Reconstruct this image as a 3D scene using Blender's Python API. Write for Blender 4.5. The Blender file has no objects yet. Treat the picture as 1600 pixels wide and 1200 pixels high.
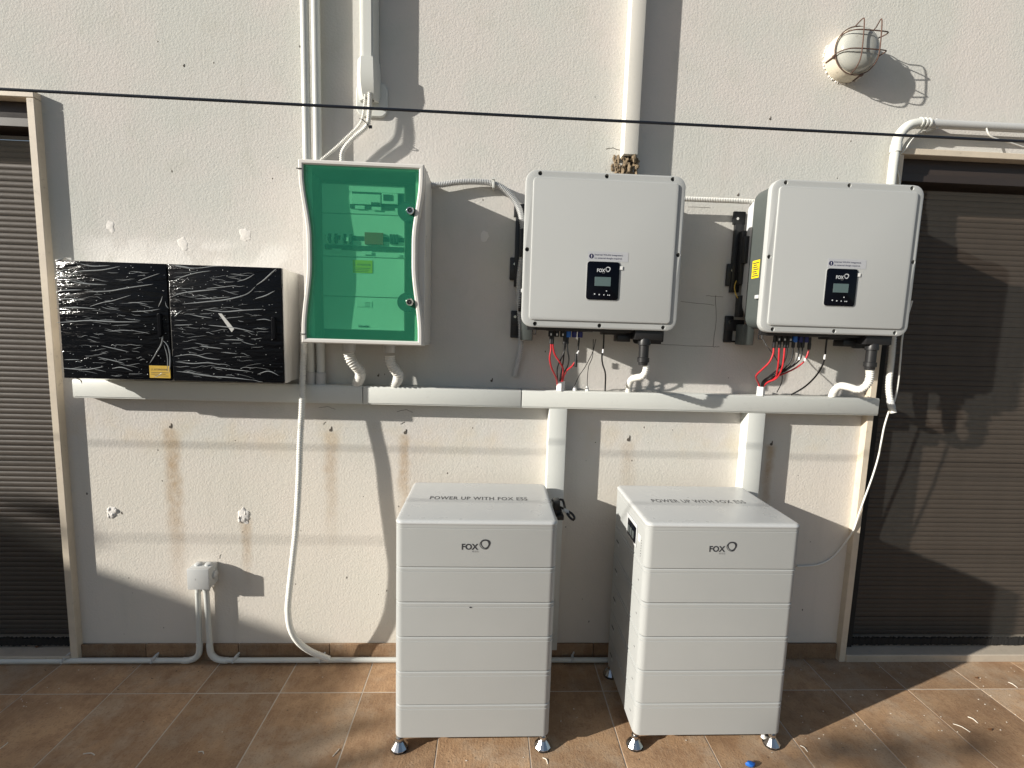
import bpy, bmesh, math, random
from mathutils import Vector, Matrix, noise
S = bpy.context.scene
COL = S.collection
R = math.radians
rnd = random.Random(7)

# ------------------------------------------------------------ camera, sky, sun, exposure
cam_d = bpy.data.cameras.new('camera'); cam = bpy.data.objects.new('camera', cam_d); COL.objects.link(cam)
cam.matrix_world = Matrix.Translation((0.0,-1.9772,1.45)) @ Matrix(((0.998570,-0.024762,-0.047381),(-0.044224,0.115386,-0.992336),(0.030040,0.993012,0.114126))).to_4x4()
cam_d.sensor_width = 36.0; cam_d.lens = 16.9363; cam_d.clip_start = 0.02; cam_d.clip_end = 600
S.camera = cam
SUN_DIR = Vector((2.65, 1.0, -1.0)).normalized()          # the way the light travels
SUN_EL = math.asin(-SUN_DIR.z); SUN_ROT = math.atan2(-SUN_DIR.x, -SUN_DIR.y)
world = bpy.data.worlds.new('World'); S.world = world; world.use_nodes = True
wn = world.node_tree; bg = wn.nodes['Background']
sky = wn.nodes.new('ShaderNodeTexSky'); sky.sky_type = 'NISHITA'; sky.sun_disc = False
sky.sun_elevation = SUN_EL; sky.sun_rotation = SUN_ROT; sky.air_density = 1.0; sky.dust_density = 1.5; sky.ozone_density = 1.0
wn.links.new(sky.outputs[0], bg.inputs[0]); bg.inputs[1].default_value = 0.065
sun_d = bpy.data.lights.new('sun', 'SUN'); sun_d.energy = 5.0; sun_d.angle = R(0.53); sun_d.color = (1.0, 0.955, 0.875)
sun = bpy.data.objects.new('sun', sun_d); COL.objects.link(sun); sun.location = (-6, -4, 6)
sun.rotation_euler = SUN_DIR.to_track_quat('-Z', 'Y').to_euler()
S.view_settings.view_transform = 'Standard'; S.view_settings.look = 'None'
S.view_settings.exposure = 0.50; S.view_settings.gamma = 1.0; S.view_settings.use_curve_mapping = False
S.render.engine = 'CYCLES'; S.cycles.max_bounces = 8; S.cycles.transparent_max_bounces = 12

# ------------------------------------------------------------ materials
def nod(nt, t, **k):
    n = nt.nodes.new(t)
    for a, v in k.items(): setattr(n, a, v)
    return n
def sock(nt, s, v):
    if isinstance(v, (int, float)): s.default_value = v
    elif isinstance(v, (tuple, list)): s.default_value = (*v, 1.0) if len(v) == 3 and s.type == 'RGBA' else v
    else: nt.links.new(v, s)
def math_n(nt, op, a, b=0.0, c=0.0, clamp=False):
    n = nod(nt, 'ShaderNodeMath', operation=op, use_clamp=clamp)
    sock(nt, n.inputs[0], a); sock(nt, n.inputs[1], b); sock(nt, n.inputs[2], c); return n.outputs[0]
def mixc(nt, f, a, b, mode='MIX'):
    n = nod(nt, 'ShaderNodeMix', data_type='RGBA', blend_type=mode)
    sock(nt, n.inputs[0], f); sock(nt, n.inputs[6], a); sock(nt, n.inputs[7], b); return n.outputs[2]
def noise_n(nt, scale, detail=3, rough=0.5, vec=None, dist=0.0):
    n = nod(nt, 'ShaderNodeTexNoise'); n.inputs['Scale'].default_value = scale
    n.inputs['Detail'].default_value = detail; n.inputs['Roughness'].default_value = rough; n.inputs['Distortion'].default_value = dist
    if vec is not None: nt.links.new(vec, n.inputs['Vector'])
    return n.outputs['Fac']
def ramp(nt, f, lo, hi):
    n = nod(nt, 'ShaderNodeMapRange', interpolation_type='SMOOTHSTEP')
    sock(nt, n.inputs['Value'], f); sock(nt, n.inputs['From Min'], lo); sock(nt, n.inputs['From Max'], hi); return n.outputs['Result']
def base(name):
    m = bpy.data.materials.new(name); m.use_nodes = True; nt = m.node_tree
    return m, nt, nt.nodes['Principled BSDF'], nod(nt, 'ShaderNodeTexCoord').outputs['Object']
def bump(nt, b, h, strength=0.3, dist=0.002):
    n = nod(nt, 'ShaderNodeBump'); n.inputs['Strength'].default_value = strength; n.inputs['Distance'].default_value = dist
    nt.links.new(h, n.inputs['Height']); nt.links.new(n.outputs[0], b.inputs['Normal'])
def mat(name, col, rough=0.5, metal=0.0, var=0.08, vscale=6.0, grain=0.0, gscale=600, spec=0.5, dirt=0.0):
    m, nt, b, co = base(name)
    f = noise_n(nt, vscale, 4, 0.6, co)
    c = mixc(nt, f, tuple(max(0, x * (1 - var)) for x in col), tuple(min(1, x * (1 + var)) for x in col))
    if dirt:
        d = ramp(nt, noise_n(nt, 38, 5, 0.7, co), 0.58, 0.75)
        c = mixc(nt, math_n(nt, 'MULTIPLY', d, dirt), c, (0.16, 0.12, 0.08))
    nt.links.new(c, b.inputs['Base Color'])
    r = math_n(nt, 'MULTIPLY_ADD', noise_n(nt, vscale * 3, 3, 0.5, co), 0.2, rough - 0.1, clamp=True)
    nt.links.new(r, b.inputs['Roughness'])
    b.inputs['Metallic'].default_value = metal; b.inputs['Specular IOR Level'].default_value = spec
    if grain: bump(nt, b, noise_n(nt, gscale, 2, 0.5, co), grain, 0.0006)
    return m

def stucco():
    m, nt, b, co = base('stucco')
    sx = nod(nt, 'ShaderNodeSeparateXYZ'); nt.links.new(co, sx.inputs[0]); X, Z = sx.outputs[0], sx.outputs[2]
    big = noise_n(nt, 2.2, 4, 0.6, co); mid = noise_n(nt, 7, 5, 0.65, co)
    c = mixc(nt, ramp(nt, big, 0.35, 0.65), (0.565, 0.565, 0.525), (0.615, 0.58, 0.545))
    c = mixc(nt, math_n(nt, 'MULTIPLY', ramp(nt, mid, 0.5, 0.75), 0.35), c, (0.48, 0.485, 0.425))
    low = ramp(nt, Z, 1.15, 0.75)                                   # the wall turns lighter and creamier towards the bottom
    c = mixc(nt, math_n(nt, 'MULTIPLY', low, 0.55), c, (0.73, 0.665, 0.57))
    # weathering streaks run down from the parapet
    st = nod(nt, 'ShaderNodeMapping'); st.inputs['Scale'].default_value = (9, 9, 0.8); nt.links.new(co, st.inputs[0])
    sk = noise_n(nt, 1.0, 4, 0.6, st.outputs[0])
    c = mixc(nt, math_n(nt, 'MULTIPLY', ramp(nt, sk, 0.55, 0.8), 0.22), c, (0.45, 0.42, 0.36))
    wob = math_n(nt, 'MULTIPLY_ADD', noise_n(nt, 9, 4, 0.6, co), 0.06, -0.03)
    stain = None
    for (x0, z0, ln, w, a) in ((-1.285, 1.005, 0.85, 0.050, 1.0), (-0.648, 1.005, 0.6, 0.042, 0.7), (-0.345, 1.0, 0.55, 0.036, 1.0),
                               (0.602, 0.985, 0.35, 0.05, 0.45), (1.215, 0.985, 0.5, 0.03, 1.0), (-1.0, 0.63, 0.35, 0.03, 0.8)):
        d = math_n(nt, 'ABSOLUTE', math_n(nt, 'ADD', math_n(nt, 'SUBTRACT', X, x0), wob))
        mx = ramp(nt, d, w, w * 0.1)
        mz = math_n(nt, 'MULTIPLY', ramp(nt, Z, z0 - ln, z0 - ln * 0.15), ramp(nt, Z, z0 + 0.012, z0 - 0.012))
        s = math_n(nt, 'MULTIPLY', math_n(nt, 'MULTIPLY', mx, mz), a)
        stain = s if stain is None else math_n(nt, 'MAXIMUM', stain, s)
    stain = math_n(nt, 'MULTIPLY', stain, math_n(nt, 'MULTIPLY_ADD', noise_n(nt, 30, 4, 0.6, co), 0.9, 0.05, clamp=True))
    c = mixc(nt, math_n(nt, 'MULTIPLY', stain, 0.95), c, (0.36, 0.22, 0.09))
    yel = math_n(nt, 'MULTIPLY', math_n(nt, 'MULTIPLY', ramp(nt, Z, 1.12, 0.98), ramp(nt, Z, 0.84, 1.0)), ramp(nt, noise_n(nt, 5, 4, 0.6, co), 0.42, 0.65))
    c = mixc(nt, math_n(nt, 'MULTIPLY', yel, 0.28), c, (0.60, 0.47, 0.28))
    # lighter filler band above the black cabinets
    fx = math_n(nt, 'MULTIPLY', ramp(nt, math_n(nt, 'ADD', X, wob), -1.60, -1.52), ramp(nt, math_n(nt, 'ADD', X, wob), -0.72, -0.86))
    fz = math_n(nt, 'MULTIPLY', ramp(nt, math_n(nt, 'ADD', Z, wob), 1.775, 1.725), ramp(nt, Z, 1.60, 1.64))
    fil = math_n(nt, 'MULTIPLY', math_n(nt, 'MULTIPLY', fx, fz), ramp(nt, noise_n(nt, 8, 4, 0.6, co), 0.38, 0.55))
    c = mixc(nt, math_n(nt, 'MULTIPLY', fil, 0.6), c, (0.76, 0.735, 0.70))
    pit = ramp(nt, noise_n(nt, 190, 2, 0.5, co), 0.66, 0.74)
    c = mixc(nt, math_n(nt, 'MULTIPLY', pit, 0.35), c, (0.34, 0.30, 0.24))
    nt.links.new(c, b.inputs['Base Color']); b.inputs['Roughness'].default_value = 0.92; b.inputs['Specular IOR Level'].default_value = 0.15
    vo = nod(nt, 'ShaderNodeTexVoronoi'); vo.inputs['Scale'].default_value = 95; nt.links.new(co, vo.inputs['Vector'])
    h = math_n(nt, 'ADD', math_n(nt, 'MULTIPLY', noise_n(nt, 125, 2, 0.5, co), 1.0), math_n(nt, 'MULTIPLY', noise_n(nt, 300, 2, 0.5, co), 0.3))
    h = math_n(nt, 'ADD', h, math_n(nt, 'MULTIPLY', vo.outputs['Distance'], -0.25))
    h = math_n(nt, 'ADD', h, math_n(nt, 'MULTIPLY', noise_n(nt, 42, 3, 0.5, co), 0.55))
    bump(nt, b, h, 0.27, 0.0042)
    return m

def terracotta(name, dark=1.0):
    m, nt, b, co = base(name)
    oi = nod(nt, 'ShaderNodeObjectInfo'); geo = nod(nt, 'ShaderNodeNewGeometry')
    off = nod(nt, 'ShaderNodeVectorMath', operation='ADD'); nt.links.new(geo.outputs['Position'], off.inputs[0]); 
    rv = nod(nt, 'ShaderNodeCombineXYZ'); k = math_n(nt, 'MULTIPLY', oi.outputs['Random'], 9.0); nt.links.new(k, rv.inputs[2]); nt.links.new(rv.outputs[0], off.inputs[1])
    v = off.outputs[0]
    mp = nod(nt, 'ShaderNodeMapping'); mp.inputs['Rotation'].default_value = (0, 0, R(-52)); mp.inputs['Scale'].default_value = (110, 22, 22); nt.links.new(v, mp.inputs[0])
    sk = noise_n(nt, 1.0, 5, 0.65, mp.outputs[0]); bl = noise_n(nt, 6, 5, 0.65, v); fine = noise_n(nt, 160, 3, 0.6, v)
    D = lambda t: tuple(x * dark for x in t)
    c = mixc(nt, ramp(nt, bl, 0.3, 0.7), D((0.315, 0.196, 0.112)), D((0.455, 0.290, 0.165)))
    c = mixc(nt, math_n(nt, 'MULTIPLY', ramp(nt, noise_n(nt, 17, 6, 0.7, v), 0.45, 0.62), 0.45), c, D((0.24, 0.135, 0.075)))
    c = mixc(nt, math_n(nt, 'MULTIPLY', ramp(nt, sk, 0.48, 0.72), 0.30), c, D((0.52, 0.37, 0.24)))
    c = mixc(nt, math_n(nt, 'MULTIPLY', ramp(nt, noise_n(nt, 3.4, 6, 0.72, v), 0.46, 0.66), 0.7), c, D((0.43, 0.335, 0.24)))   # dusty film
    c = mixc(nt, math_n(nt, 'MULTIPLY', ramp(nt, fine, 0.52, 0.72), 0.55), c, D((0.19, 0.11, 0.065)))
    vary = math_n(nt, 'MULTIPLY_ADD', oi.outputs['Random'], 0.4, 0.85)
    hv = nod(nt, 'ShaderNodeHueSaturation'); nt.links.new(vary, hv.inputs['Value']); nt.links.new(c, hv.inputs['Color'])
    nt.links.new(hv.outputs[0], b.inputs['Base Color'])
    b.inputs['Roughness'].default_value = 0.7; b.inputs['Specular IOR Level'].default_value = 0.3
    h = math_n(nt, 'ADD', math_n(nt, 'MULTIPLY', sk, 0.6), fine); bump(nt, b, h, 0.5, 0.003)
    return m

def mix_transparent(name, col, tcol, amount, rough=0.5, gloss=0.0):
    m = bpy.data.materials.new(name); m.use_nodes = True; nt = m.node_tree; b = nt.nodes['Principled BSDF']; out = nt.nodes['Material Output']
    co = nod(nt, 'ShaderNodeTexCoord').outputs['Object']
    c = mixc(nt, noise_n(nt, 30, 4, 0.6, co), tuple(x * 0.85 for x in col), tuple(min(1, x * 1.15) for x in col)); nt.links.new(c, b.inputs['Base Color'])
    b.inputs['Roughness'].default_value = rough; b.inputs['Specular IOR Level'].default_value = gloss
    t = nod(nt, 'ShaderNodeBsdfTransparent'); t.inputs[0].default_value = (*tcol, 1)
    mx = nod(nt, 'ShaderNodeMixShader'); mx.inputs[0].default_value = amount
    nt.links.new(t.outputs[0], mx.inputs[1]); nt.links.new(b.outputs[0], mx.inputs[2]); nt.links.new(mx.outputs[0], out.inputs['Surface'])
    return m

M = {}
M['stucco'] = stucco()
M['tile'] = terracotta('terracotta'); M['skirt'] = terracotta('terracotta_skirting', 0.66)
M['grout'] = mat('grout', (0.52, 0.45, 0.37), 0.9, var=0.25, vscale=20)
M['earth'] = mat('earth', (0.18, 0.175, 0.165), 0.95, var=0.3, vscale=0.6)
M['marble'] = mat('cream_marble', (0.60, 0.52, 0.41), 0.55, var=0.16, vscale=14, dirt=0.45, grain=0.2, gscale=150)
M['sill'] = mat('grey_marble', (0.46, 0.40, 0.32), 0.6, var=0.2, vscale=10, dirt=0.4)
M['slat'] = mat('brown_slat', (0.090, 0.066, 0.049), 0.55, var=0.24, vscale=9, grain=0.15, gscale=300)
M['void'] = mat('dark_void', (0.012, 0.011, 0.010), 0.9)
M['brown_metal'] = mat('dark_brown_metal', (0.035, 0.026, 0.022), 0.45)
M['screen'] = mix_transparent('insect_screen', (0.088, 0.085, 0.077), (0.97, 0.97, 0.97), 0.28, 0.8)
M['pvc_white'] = mat('white_pvc', (0.60, 0.61, 0.575), 0.42, var=0.04, dirt=0.10)
M['pvc_grey'] = mat('pale_grey_pvc', (0.50, 0.505, 0.495), 0.42, var=0.05)
M['hose'] = mat('white_corrugated_plastic', (0.74, 0.73, 0.68), 0.45, var=0.04)
M['hose_grey'] = mat('grey_corrugated_plastic', (0.50, 0.505, 0.50), 0.5, var=0.05)
M['cream_paint'] = mat('cream_painted_duct', (0.69, 0.67, 0.615), 0.6, var=0.06, dirt=0.12, grain=0.2)
M['shell'] = mat('light_grey_shell', (0.395, 0.405, 0.395), 0.40, var=0.05, vscale=4, grain=0.12, gscale=900)
M['lid'] = mat('lit_lid', (0.50, 0.51, 0.505), 0.30, var=0.03, vscale=5, grain=0.1, gscale=900)  # shell grey lightened, painting in the light that falls on the lid
M['ink_mid'] = mat('mid_grey_ink', (0.085, 0.087, 0.09), 0.6)
M['shell2'] = mat('grey_white_cover', (0.435, 0.445, 0.435), 0.40, var=0.025, vscale=3, grain=0.14, gscale=900)
M['cab_body'] = mat('pale_cabinet_plastic', (0.66, 0.64, 0.60), 0.45, var=0.04)
M['black_door'] = mat('black_door', (0.006, 0.0065, 0.008), 0.22, var=0.3, spec=0.05)
m_, nt_, b_, co_ = base('black_door_film'); mp_ = nod(nt_, 'ShaderNodeMapping'); mp_.inputs['Scale'].default_value = (5, 5, 26); nt_.links.new(co_, mp_.inputs[0])
b_.inputs['Base Color'].default_value = (0.006, 0.0065, 0.008, 1); b_.inputs['Roughness'].default_value = 0.12; b_.inputs['Specular IOR Level'].default_value = 0.13
bump(nt_, b_, noise_n(nt_, 1.6, 4, 0.55, mp_.outputs[0], 0.6), 0.55, 0.012); M['black_film'] = m_
M['film'] = mat('film_glint_grey', (0.235, 0.248, 0.252), 0.2, var=0.5, vscale=25)  # pale grey creases, the glints on the clear film put into the colour
M['tape'] = mat('translucent_tape', (0.52, 0.52, 0.50), 0.4, var=0.15, vscale=60)
M['charcoal'] = mat('charcoal_metal', (0.075, 0.086, 0.082), 0.45, var=0.06, grain=0.1)
M['chassis'] = mat('silver_chassis', (0.55, 0.56, 0.56), 0.4, var=0.05)
M['black'] = mat('black_plastic', (0.014, 0.014, 0.015), 0.42, var=0.2)
M['black_gloss'] = mat('black_glass_panel', (0.0025, 0.003, 0.006), 0.2, var=0.1, spec=0.15)
M['lcd'] = mat('grey_green_display', (0.10, 0.145, 0.145), 0.3, var=0.1)
M['ink'] = mat('dark_ink', (0.035, 0.037, 0.042), 0.6)
M['ink_soft'] = mat('grey_ink', (0.20, 0.20, 0.20), 0.6)
M['white_ink'] = mat('white_ink', (0.62, 0.64, 0.66), 0.6)
M['navy'] = mat('navy_ink', (0.012, 0.012, 0.06), 0.5)
M['sticker'] = mat('pale_sticker', (0.455, 0.465, 0.485), 0.35, var=0.03)
M['white'] = mat('white_plastic', (0.80, 0.80, 0.78), 0.4)
M['yellow'] = mat('yellow_label', (0.78, 0.60, 0.015), 0.45, var=0.05)
M['ochre'] = mat('amber_label', (0.55, 0.36, 0.05), 0.4, var=0.15, vscale=40)
M['red'] = mat('red_insulation', (0.50, 0.022, 0.030), 0.38)
M['blackwire'] = mat('black_insulation', (0.012, 0.012, 0.013), 0.4)
M['blue'] = mat('blue_plastic', (0.02, 0.16, 0.62), 0.4)
M['darkblue'] = mat('dark_blue_plastic', (0.02, 0.025, 0.16), 0.4)
M['chrome'] = mat('brushed_steel', (0.62, 0.61, 0.59), 0.22, 1.0, var=0.08)
M['rust'] = mat('rusty_wire', (0.10, 0.055, 0.04), 0.6, var=0.35, vscale=30)
M['lampglass'] = mat('frosted_lamp_glass', (0.40, 0.405, 0.37), 0.14, var=0.15, vscale=9, dirt=0.25)
M['lampbase'] = mat('cream_lamp_base', (0.66, 0.60, 0.48), 0.5, var=0.12, vscale=12, dirt=0.45)
M['green'] = mix_transparent('green_acrylic', (0.025, 0.27, 0.175), (0.72, 0.98, 0.84), 0.24, 0.25, 0.5)
M['plate'] = mat('white_cover_plate', (0.80, 0.80, 0.78), 0.5, var=0.03)
M['darkgrey'] = mat('dark_grey_plastic', (0.07, 0.08, 0.08), 0.45)
M['brown_red'] = mat('brown_red_meter', (0.36, 0.09, 0.05), 0.5)
M['foam'] = mat('torn_foam', (0.20, 0.15, 0.095), 0.95, var=0.5, vscale=60)
M['filler'] = mat('white_filler', (0.72, 0.69, 0.65), 0.9, var=0.08, vscale=40, grain=0.6, gscale=180)
M['crack'] = mat('dark_crack', (0.10, 0.085, 0.07), 0.95)
M['debris'] = mat('plaster_chips', (0.72, 0.67, 0.58), 0.9, var=0.2, vscale=80)
M['leaf'] = mat('hedge_leaf', (0.05, 0.09, 0.03), 0.6, var=0.4, vscale=3)
M['bark'] = mat('bark', (0.16, 0.12, 0.08), 0.9, var=0.3, vscale=10)
M['bwall'] = mat('boundary_render', (0.40, 0.37, 0.31), 0.9, var=0.15, vscale=3)
M['dryleaf'] = mat('dry_leaf', (0.22, 0.10, 0.04), 0.8, var=0.4)

# ------------------------------------------------------------ mesh helpers
def box(bm, x0, x1, y0, y1, z0, z1, bev=0.0, seg=2):
    r = bmesh.ops.create_cube(bm, size=1.0); vs = r['verts']
    for v in vs: v.co = Vector((x0 + (v.co.x + .5) * (x1 - x0), y0 + (v.co.y + .5) * (y1 - y0), z0 + (v.co.z + .5) * (z1 - z0)))
    if bev > 0:
        es = list({e for v in vs for e in v.link_edges})
        bmesh.ops.bevel(bm, geom=es, offset=bev, segments=seg, profile=0.5, affect='EDGES', clamp_overlap=True)
def ring_faces(bm, rings, close_a=True, close_b=True, cyc=False):
    for a, b in zip(rings, rings[1:] + ([rings[0]] if cyc else [])):
        n = len(a)
        for i in range(n): bm.faces.new((a[i], a[(i + 1) % n], b[(i + 1) % n], b[i]))
    if close_a and not cyc: bm.faces.new(list(reversed(rings[0])))
    if close_b and not cyc: bm.faces.new(rings[-1])
def smooth_path(pts, step=0.01):
    P = [Vector(p) for p in pts]
    if len(P) == 2: P = [P[0], (P[0] + P[1]) / 2, P[1]]
    Q = [P[0] * 2 - P[1]] + P + [P[-1] * 2 - P[-2]]; out = []
    for i in range(1, len(Q) - 2):
        a, b, c, d = Q[i - 1:i + 3]; n = max(2, int((c - b).length / step))
        for k in range(n):
            t = k / n
            out.append(0.5 * ((2 * b) + (c - a) * t + (2 * a - 5 * b + 4 * c - d) * t * t + (3 * b - a - 3 * c + d) * t ** 3))
    out.append(P[-1]); return out
def resample(P, step):
    out = [P[0].copy()]; acc = 0.0
    for a, b in zip(P, P[1:]):
        L = (b - a).length
        if L < 1e-9: continue
        t = step - acc
        while t <= L: out.append(a + (b - a) * (t / L)); t += step
        acc = (acc + L) % step
    if (out[-1] - P[-1]).length > step * 0.3: out.append(P[-1].copy())
    return out
def tube(bm, pts, r, seg=10, ridge=0.0, pitch=0.0045, step=0.01, sm=True, cap=True):
    P = smooth_path(pts, step) if sm else [Vector(p) for p in pts]
    if ridge: P = resample(P, pitch / 4)
    rings = []; up = None
    for i, p in enumerate(P):
        d = (P[min(i + 1, len(P) - 1)] - P[max(i - 1, 0)]).normalized()
        if up is None: up = d.orthogonal().normalized()
        up = (up - d * up.dot(d)).normalized(); s = d.cross(up)
        rr = r(i / max(1, len(P) - 1)) if callable(r) else r
        if ridge: rr = rr - ridge * (0, 0, 1, 1)[i % 4]
        rings.append([bm.verts.new(p + (up * math.cos(a) + s * math.sin(a)) * rr) for a in [2 * math.pi * k / seg for k in range(seg)]])
    ring_faces(bm, rings, cap, cap)
def lathe(bm, c, prof, axis='z', seg=24):
    # prof: (distance along axis, radius)
    rings = []; c = Vector(c)
    for h, r in prof:
        ring = []
        for k in range(seg):
            a = 2 * math.pi * k / seg; u, v = math.cos(a) * max(r, 1e-5), math.sin(a) * max(r, 1e-5)
            ring.append(bm.verts.new(c + (Vector((u, v, h)) if axis == 'z' else Vector((u, h, v)) if axis == 'y' else Vector((h, u, v)))))
        rings.append(ring)
    ring_faces(bm, rings)
def rr_loop(w, h, r, n=6):
    out = []
    r = min(r, w / 2, h / 2)
    for cx, cy, a0 in ((w / 2 - r, h / 2 - r, 0), (-w / 2 + r, h / 2 - r, 90), (-w / 2 + r, -h / 2 + r, 180), (w / 2 - r, -h / 2 + r, 270)):
        for k in range(n + 1):
            a = R(a0 + 90 * k / n); out.append((cx + r * math.cos(a), cy + r * math.sin(a)))
    return out
def loft_y(bm, cx, cz, w, h, r, prof, n=6):
    # rounded rectangles in XZ; prof: (y, inset)
    rings = [[bm.verts.new((cx + x, y, cz + z)) for x, z in rr_loop(w - 2 * i, h - 2 * i, max(r - i, 0.001), n)] for y, i in prof]
    ring_faces(bm, rings)
def loft_z(bm, cx, cy, w, d, r, prof, n=6):
    rings = [[bm.verts.new((cx + x, cy + y, z)) for x, y in rr_loop(w - 2 * i, d - 2 * i, max(r - i, 0.001), n)] for z, i in prof]
    ring_faces(bm, rings)
def prism_y(bm, loop, y0, y1):
    a = [bm.verts.new((x, y0, z)) for x, z in loop]; b = [bm.verts.new((x, y1, z)) for x, z in loop]; ring_faces(bm, [a, b])
def finish(bm, me, ang=35):
    bmesh.ops.recalc_face_normals(bm, faces=bm.faces); bm.to_mesh(me); bm.free()
    me.polygons.foreach_set('use_smooth', [True] * len(me.polygons)); me.set_sharp_from_angle(angle=R(ang))
def obj(name, bm, m, parent=None, loc=None, ang=35):
    me = bpy.data.meshes.new(name); finish(bm, me, ang); me.materials.append(M[m])
    o = bpy.data.objects.new(name, me); COL.objects.link(o)
    if parent is not None: o.parent = parent; o.location = -world_loc(parent)
    return o
def world_loc(o):
    v = Vector(o.location); 
    while o.parent is not None: o = o.parent; v = v + Vector(o.location)
    return v
def B(): return bmesh.new()
def mbox(name, m, parent, *a, **k):
    bm = B(); box(bm, *a, **k); return obj(name, bm, m, parent)
def mtube(name, m, parent, pts, r, **k):
    bm = B(); tube(bm, pts, r, **k); return obj(name, bm, m, parent, ang=50)
def thing(name, label, cat, loc=(0, 0, 0), group=None):
    o = bpy.data.objects.new(name, None); COL.objects.link(o); o.location = loc; o.empty_display_size = 0.05
    return tag(o, label, cat, group)
def tag(o, label, cat, group=None):
    o['label'] = label; o['category'] = cat
    if group: o['group'] = group
    return o
def copy_tree(o, parent=None):
    c = o.copy(); COL.objects.link(c); c.parent = parent
    for ch in list(o.children): copy_tree(ch, c)
    return c
def text(name, body, size, m, parent, origin, xd=(1, 0, 0), yd=(0, 0, 1), bold=0.0, spacing=1.0, width=None):
    # flat lettering laid from origin along xd with letters rising along yd
    cu = bpy.data.curves.new(name, 'FONT'); cu.body = body; cu.size = size; cu.offset = bold * size; cu.space_character = spacing; cu.fill_mode = 'FRONT'; cu.resolution_u = 3
    t = bpy.data.objects.new(name, cu); COL.objects.link(t)
    bpy.context.view_layer.update()
    me = bpy.data.meshes.new_from_object(t.evaluated_get(bpy.context.evaluated_depsgraph_get())); bpy.data.objects.remove(t)
    o0, xd, yd = Vector(origin), Vector(xd), Vector(yd)
    if width:
        xs = [v.co.x for v in me.vertices]; k = width / max(1e-6, max(xs) - min(xs)); x0 = min(xs)
    else: k, x0 = 1.0, 0.0
    for v in me.vertices: v.co = o0 + xd * ((v.co.x - x0) * k) + yd * v.co.y
    me.materials.clear(); me.materials.append(M[m]); me.name = name
    o = bpy.data.objects.new(name, me); COL.objects.link(o)
    if parent is not None: o.parent = parent; o.location = -world_loc(parent)
    return o
def emblem(name, m, parent, cx, y, cz, s, k=1.0):
    # a loose looped ring: two offset rounded-triangle outlines of varying stroke
    bm = B(); n = 40
    def pt(t, r, ph):
        a = t * 2 * math.pi; q = r * (1 + 0.055 * math.cos(3 * (a - ph))); return (q * math.cos(a), q * math.sin(a))
    for (r, w, ph, dx, dz, dy) in ((0.5, 0.095, 0.5, 0, 0, 0), (0.50, 0.045, 0.9, -0.09, -0.09, 0.0003)):
        A_, B_ = [], []
        for i in range(n):
            ww = w * (1 + 0.35 * math.sin(2 * math.pi * i / n + 1)); x1, z1 = pt(i / n, r, ph); x2, z2 = pt(i / n, r - ww * 1.5, ph)
            A_.append(bm.verts.new((cx + (x1 + dx) * s, y - dy, cz + (z1 + dz) * s))); B_.append(bm.verts.new((cx + (x2 + dx) * s, y - dy, cz + (z2 + dz) * s)))
        for i in range(n): bm.faces.new((A_[i], A_[(i + 1) % n], B_[(i + 1) % n], B_[i]))
    return obj(name, bm, m, parent)
def lump(bm, c, rx, ry, rz, amp=0.35, fr=60, sub=3):
    r = bmesh.ops.create_icosphere(bm, subdivisions=sub, radius=1.0); c = Vector(c)
    for v in r['verts']:
        p = v.co.copy(); k = 1 + amp * noise.noise(Vector((c.x + p.x * rx, c.y + p.y * ry, c.z + p.z * rz)) * fr)
        v.co = c + Vector((p.x * rx, p.y * ry, p.z * rz)) * k

# ------------------------------------------------------------ ground, terrace
bm = B(); bmesh.ops.create_grid(bm, x_segments=8, y_segments=8, size=250)
for v in bm.verts: v.co.z = -0.06
g = obj('ground', bm, 'earth'); g['kind'] = 'structure'; g['label'] = 'bare dusty yard ground running to the horizon'
bm = B(); box(bm, -6.0, 5.2, -4.6, 0.30, -0.055, -0.0012)
terr = obj('terrace_floor', bm, 'grout'); terr['kind'] = 'structure'; terr['label'] = 'terrace of brown terracotta tiles with pale joints'
PX, PY = 0.3213, 0.4820
bm = B(); box(bm, -PX / 2 + 0.0024, PX / 2 - 0.0024, -PY / 2 + 0.0024, PY / 2 - 0.0024, -0.008, 0.0, bev=0.0008, seg=1)
t0 = obj('tile', bm, 'tile', terr); first = True
for j in range(-8, 1):
    for i in range(-10, 11):
        cx = -0.4712 + (i + 0.5) * PX; cy = -0.1962 + (j + 0.5) * PY
        if cy > 0.30: continue
        o = t0 if first else t0.copy()
        if not first: COL.objects.link(o)
        first = False
        o.location = (cx, cy, rnd.uniform(-0.0004, 0.0003)); o.rotation_euler = (rnd.uniform(-.0012, .0012), rnd.uniform(-.0012, .0012), 0)

# ------------------------------------------------------------ house wall with its two shuttered doors
wall = thing('house_wall', 'cream stucco house wall between two shuttered doors, rust streaked low down', 'wall')
XL, XR, ZT = -1.694, 1.612, 2.262          # door openings: left one ends at XL, right one begins at XR
bm = B()
xs = [-5.6, -3.3, XL, XR, 3.2, 5.0]; ZR = 2.214
def wallbox(x0, x1, z0, z1): box(bm, x0, x1, 0.0, 0.28, z0, z1)
V = {}
def vv(x, y, z):
    k = (round(x, 4), y, round(z, 4))
    if k not in V: V[k] = bm.verts.new((x, y, z))
    return V[k]
def quad(*p): bm.faces.new([vv(*q) for q in p])
zc = [0.0, ZR, ZT, 5.2]
for i in range(len(xs) - 1):
    for k in range(3):
        x0, x1, z0, z1 = xs[i], xs[i + 1], zc[k], zc[k + 1]
        if (i == 1 and k < 2) or (i == 3 and k == 0): continue
        for y in (0.0, 0.28): quad((x0, y, z0), (x1, y, z0), (x1, y, z1), (x0, y, z1))
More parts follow.
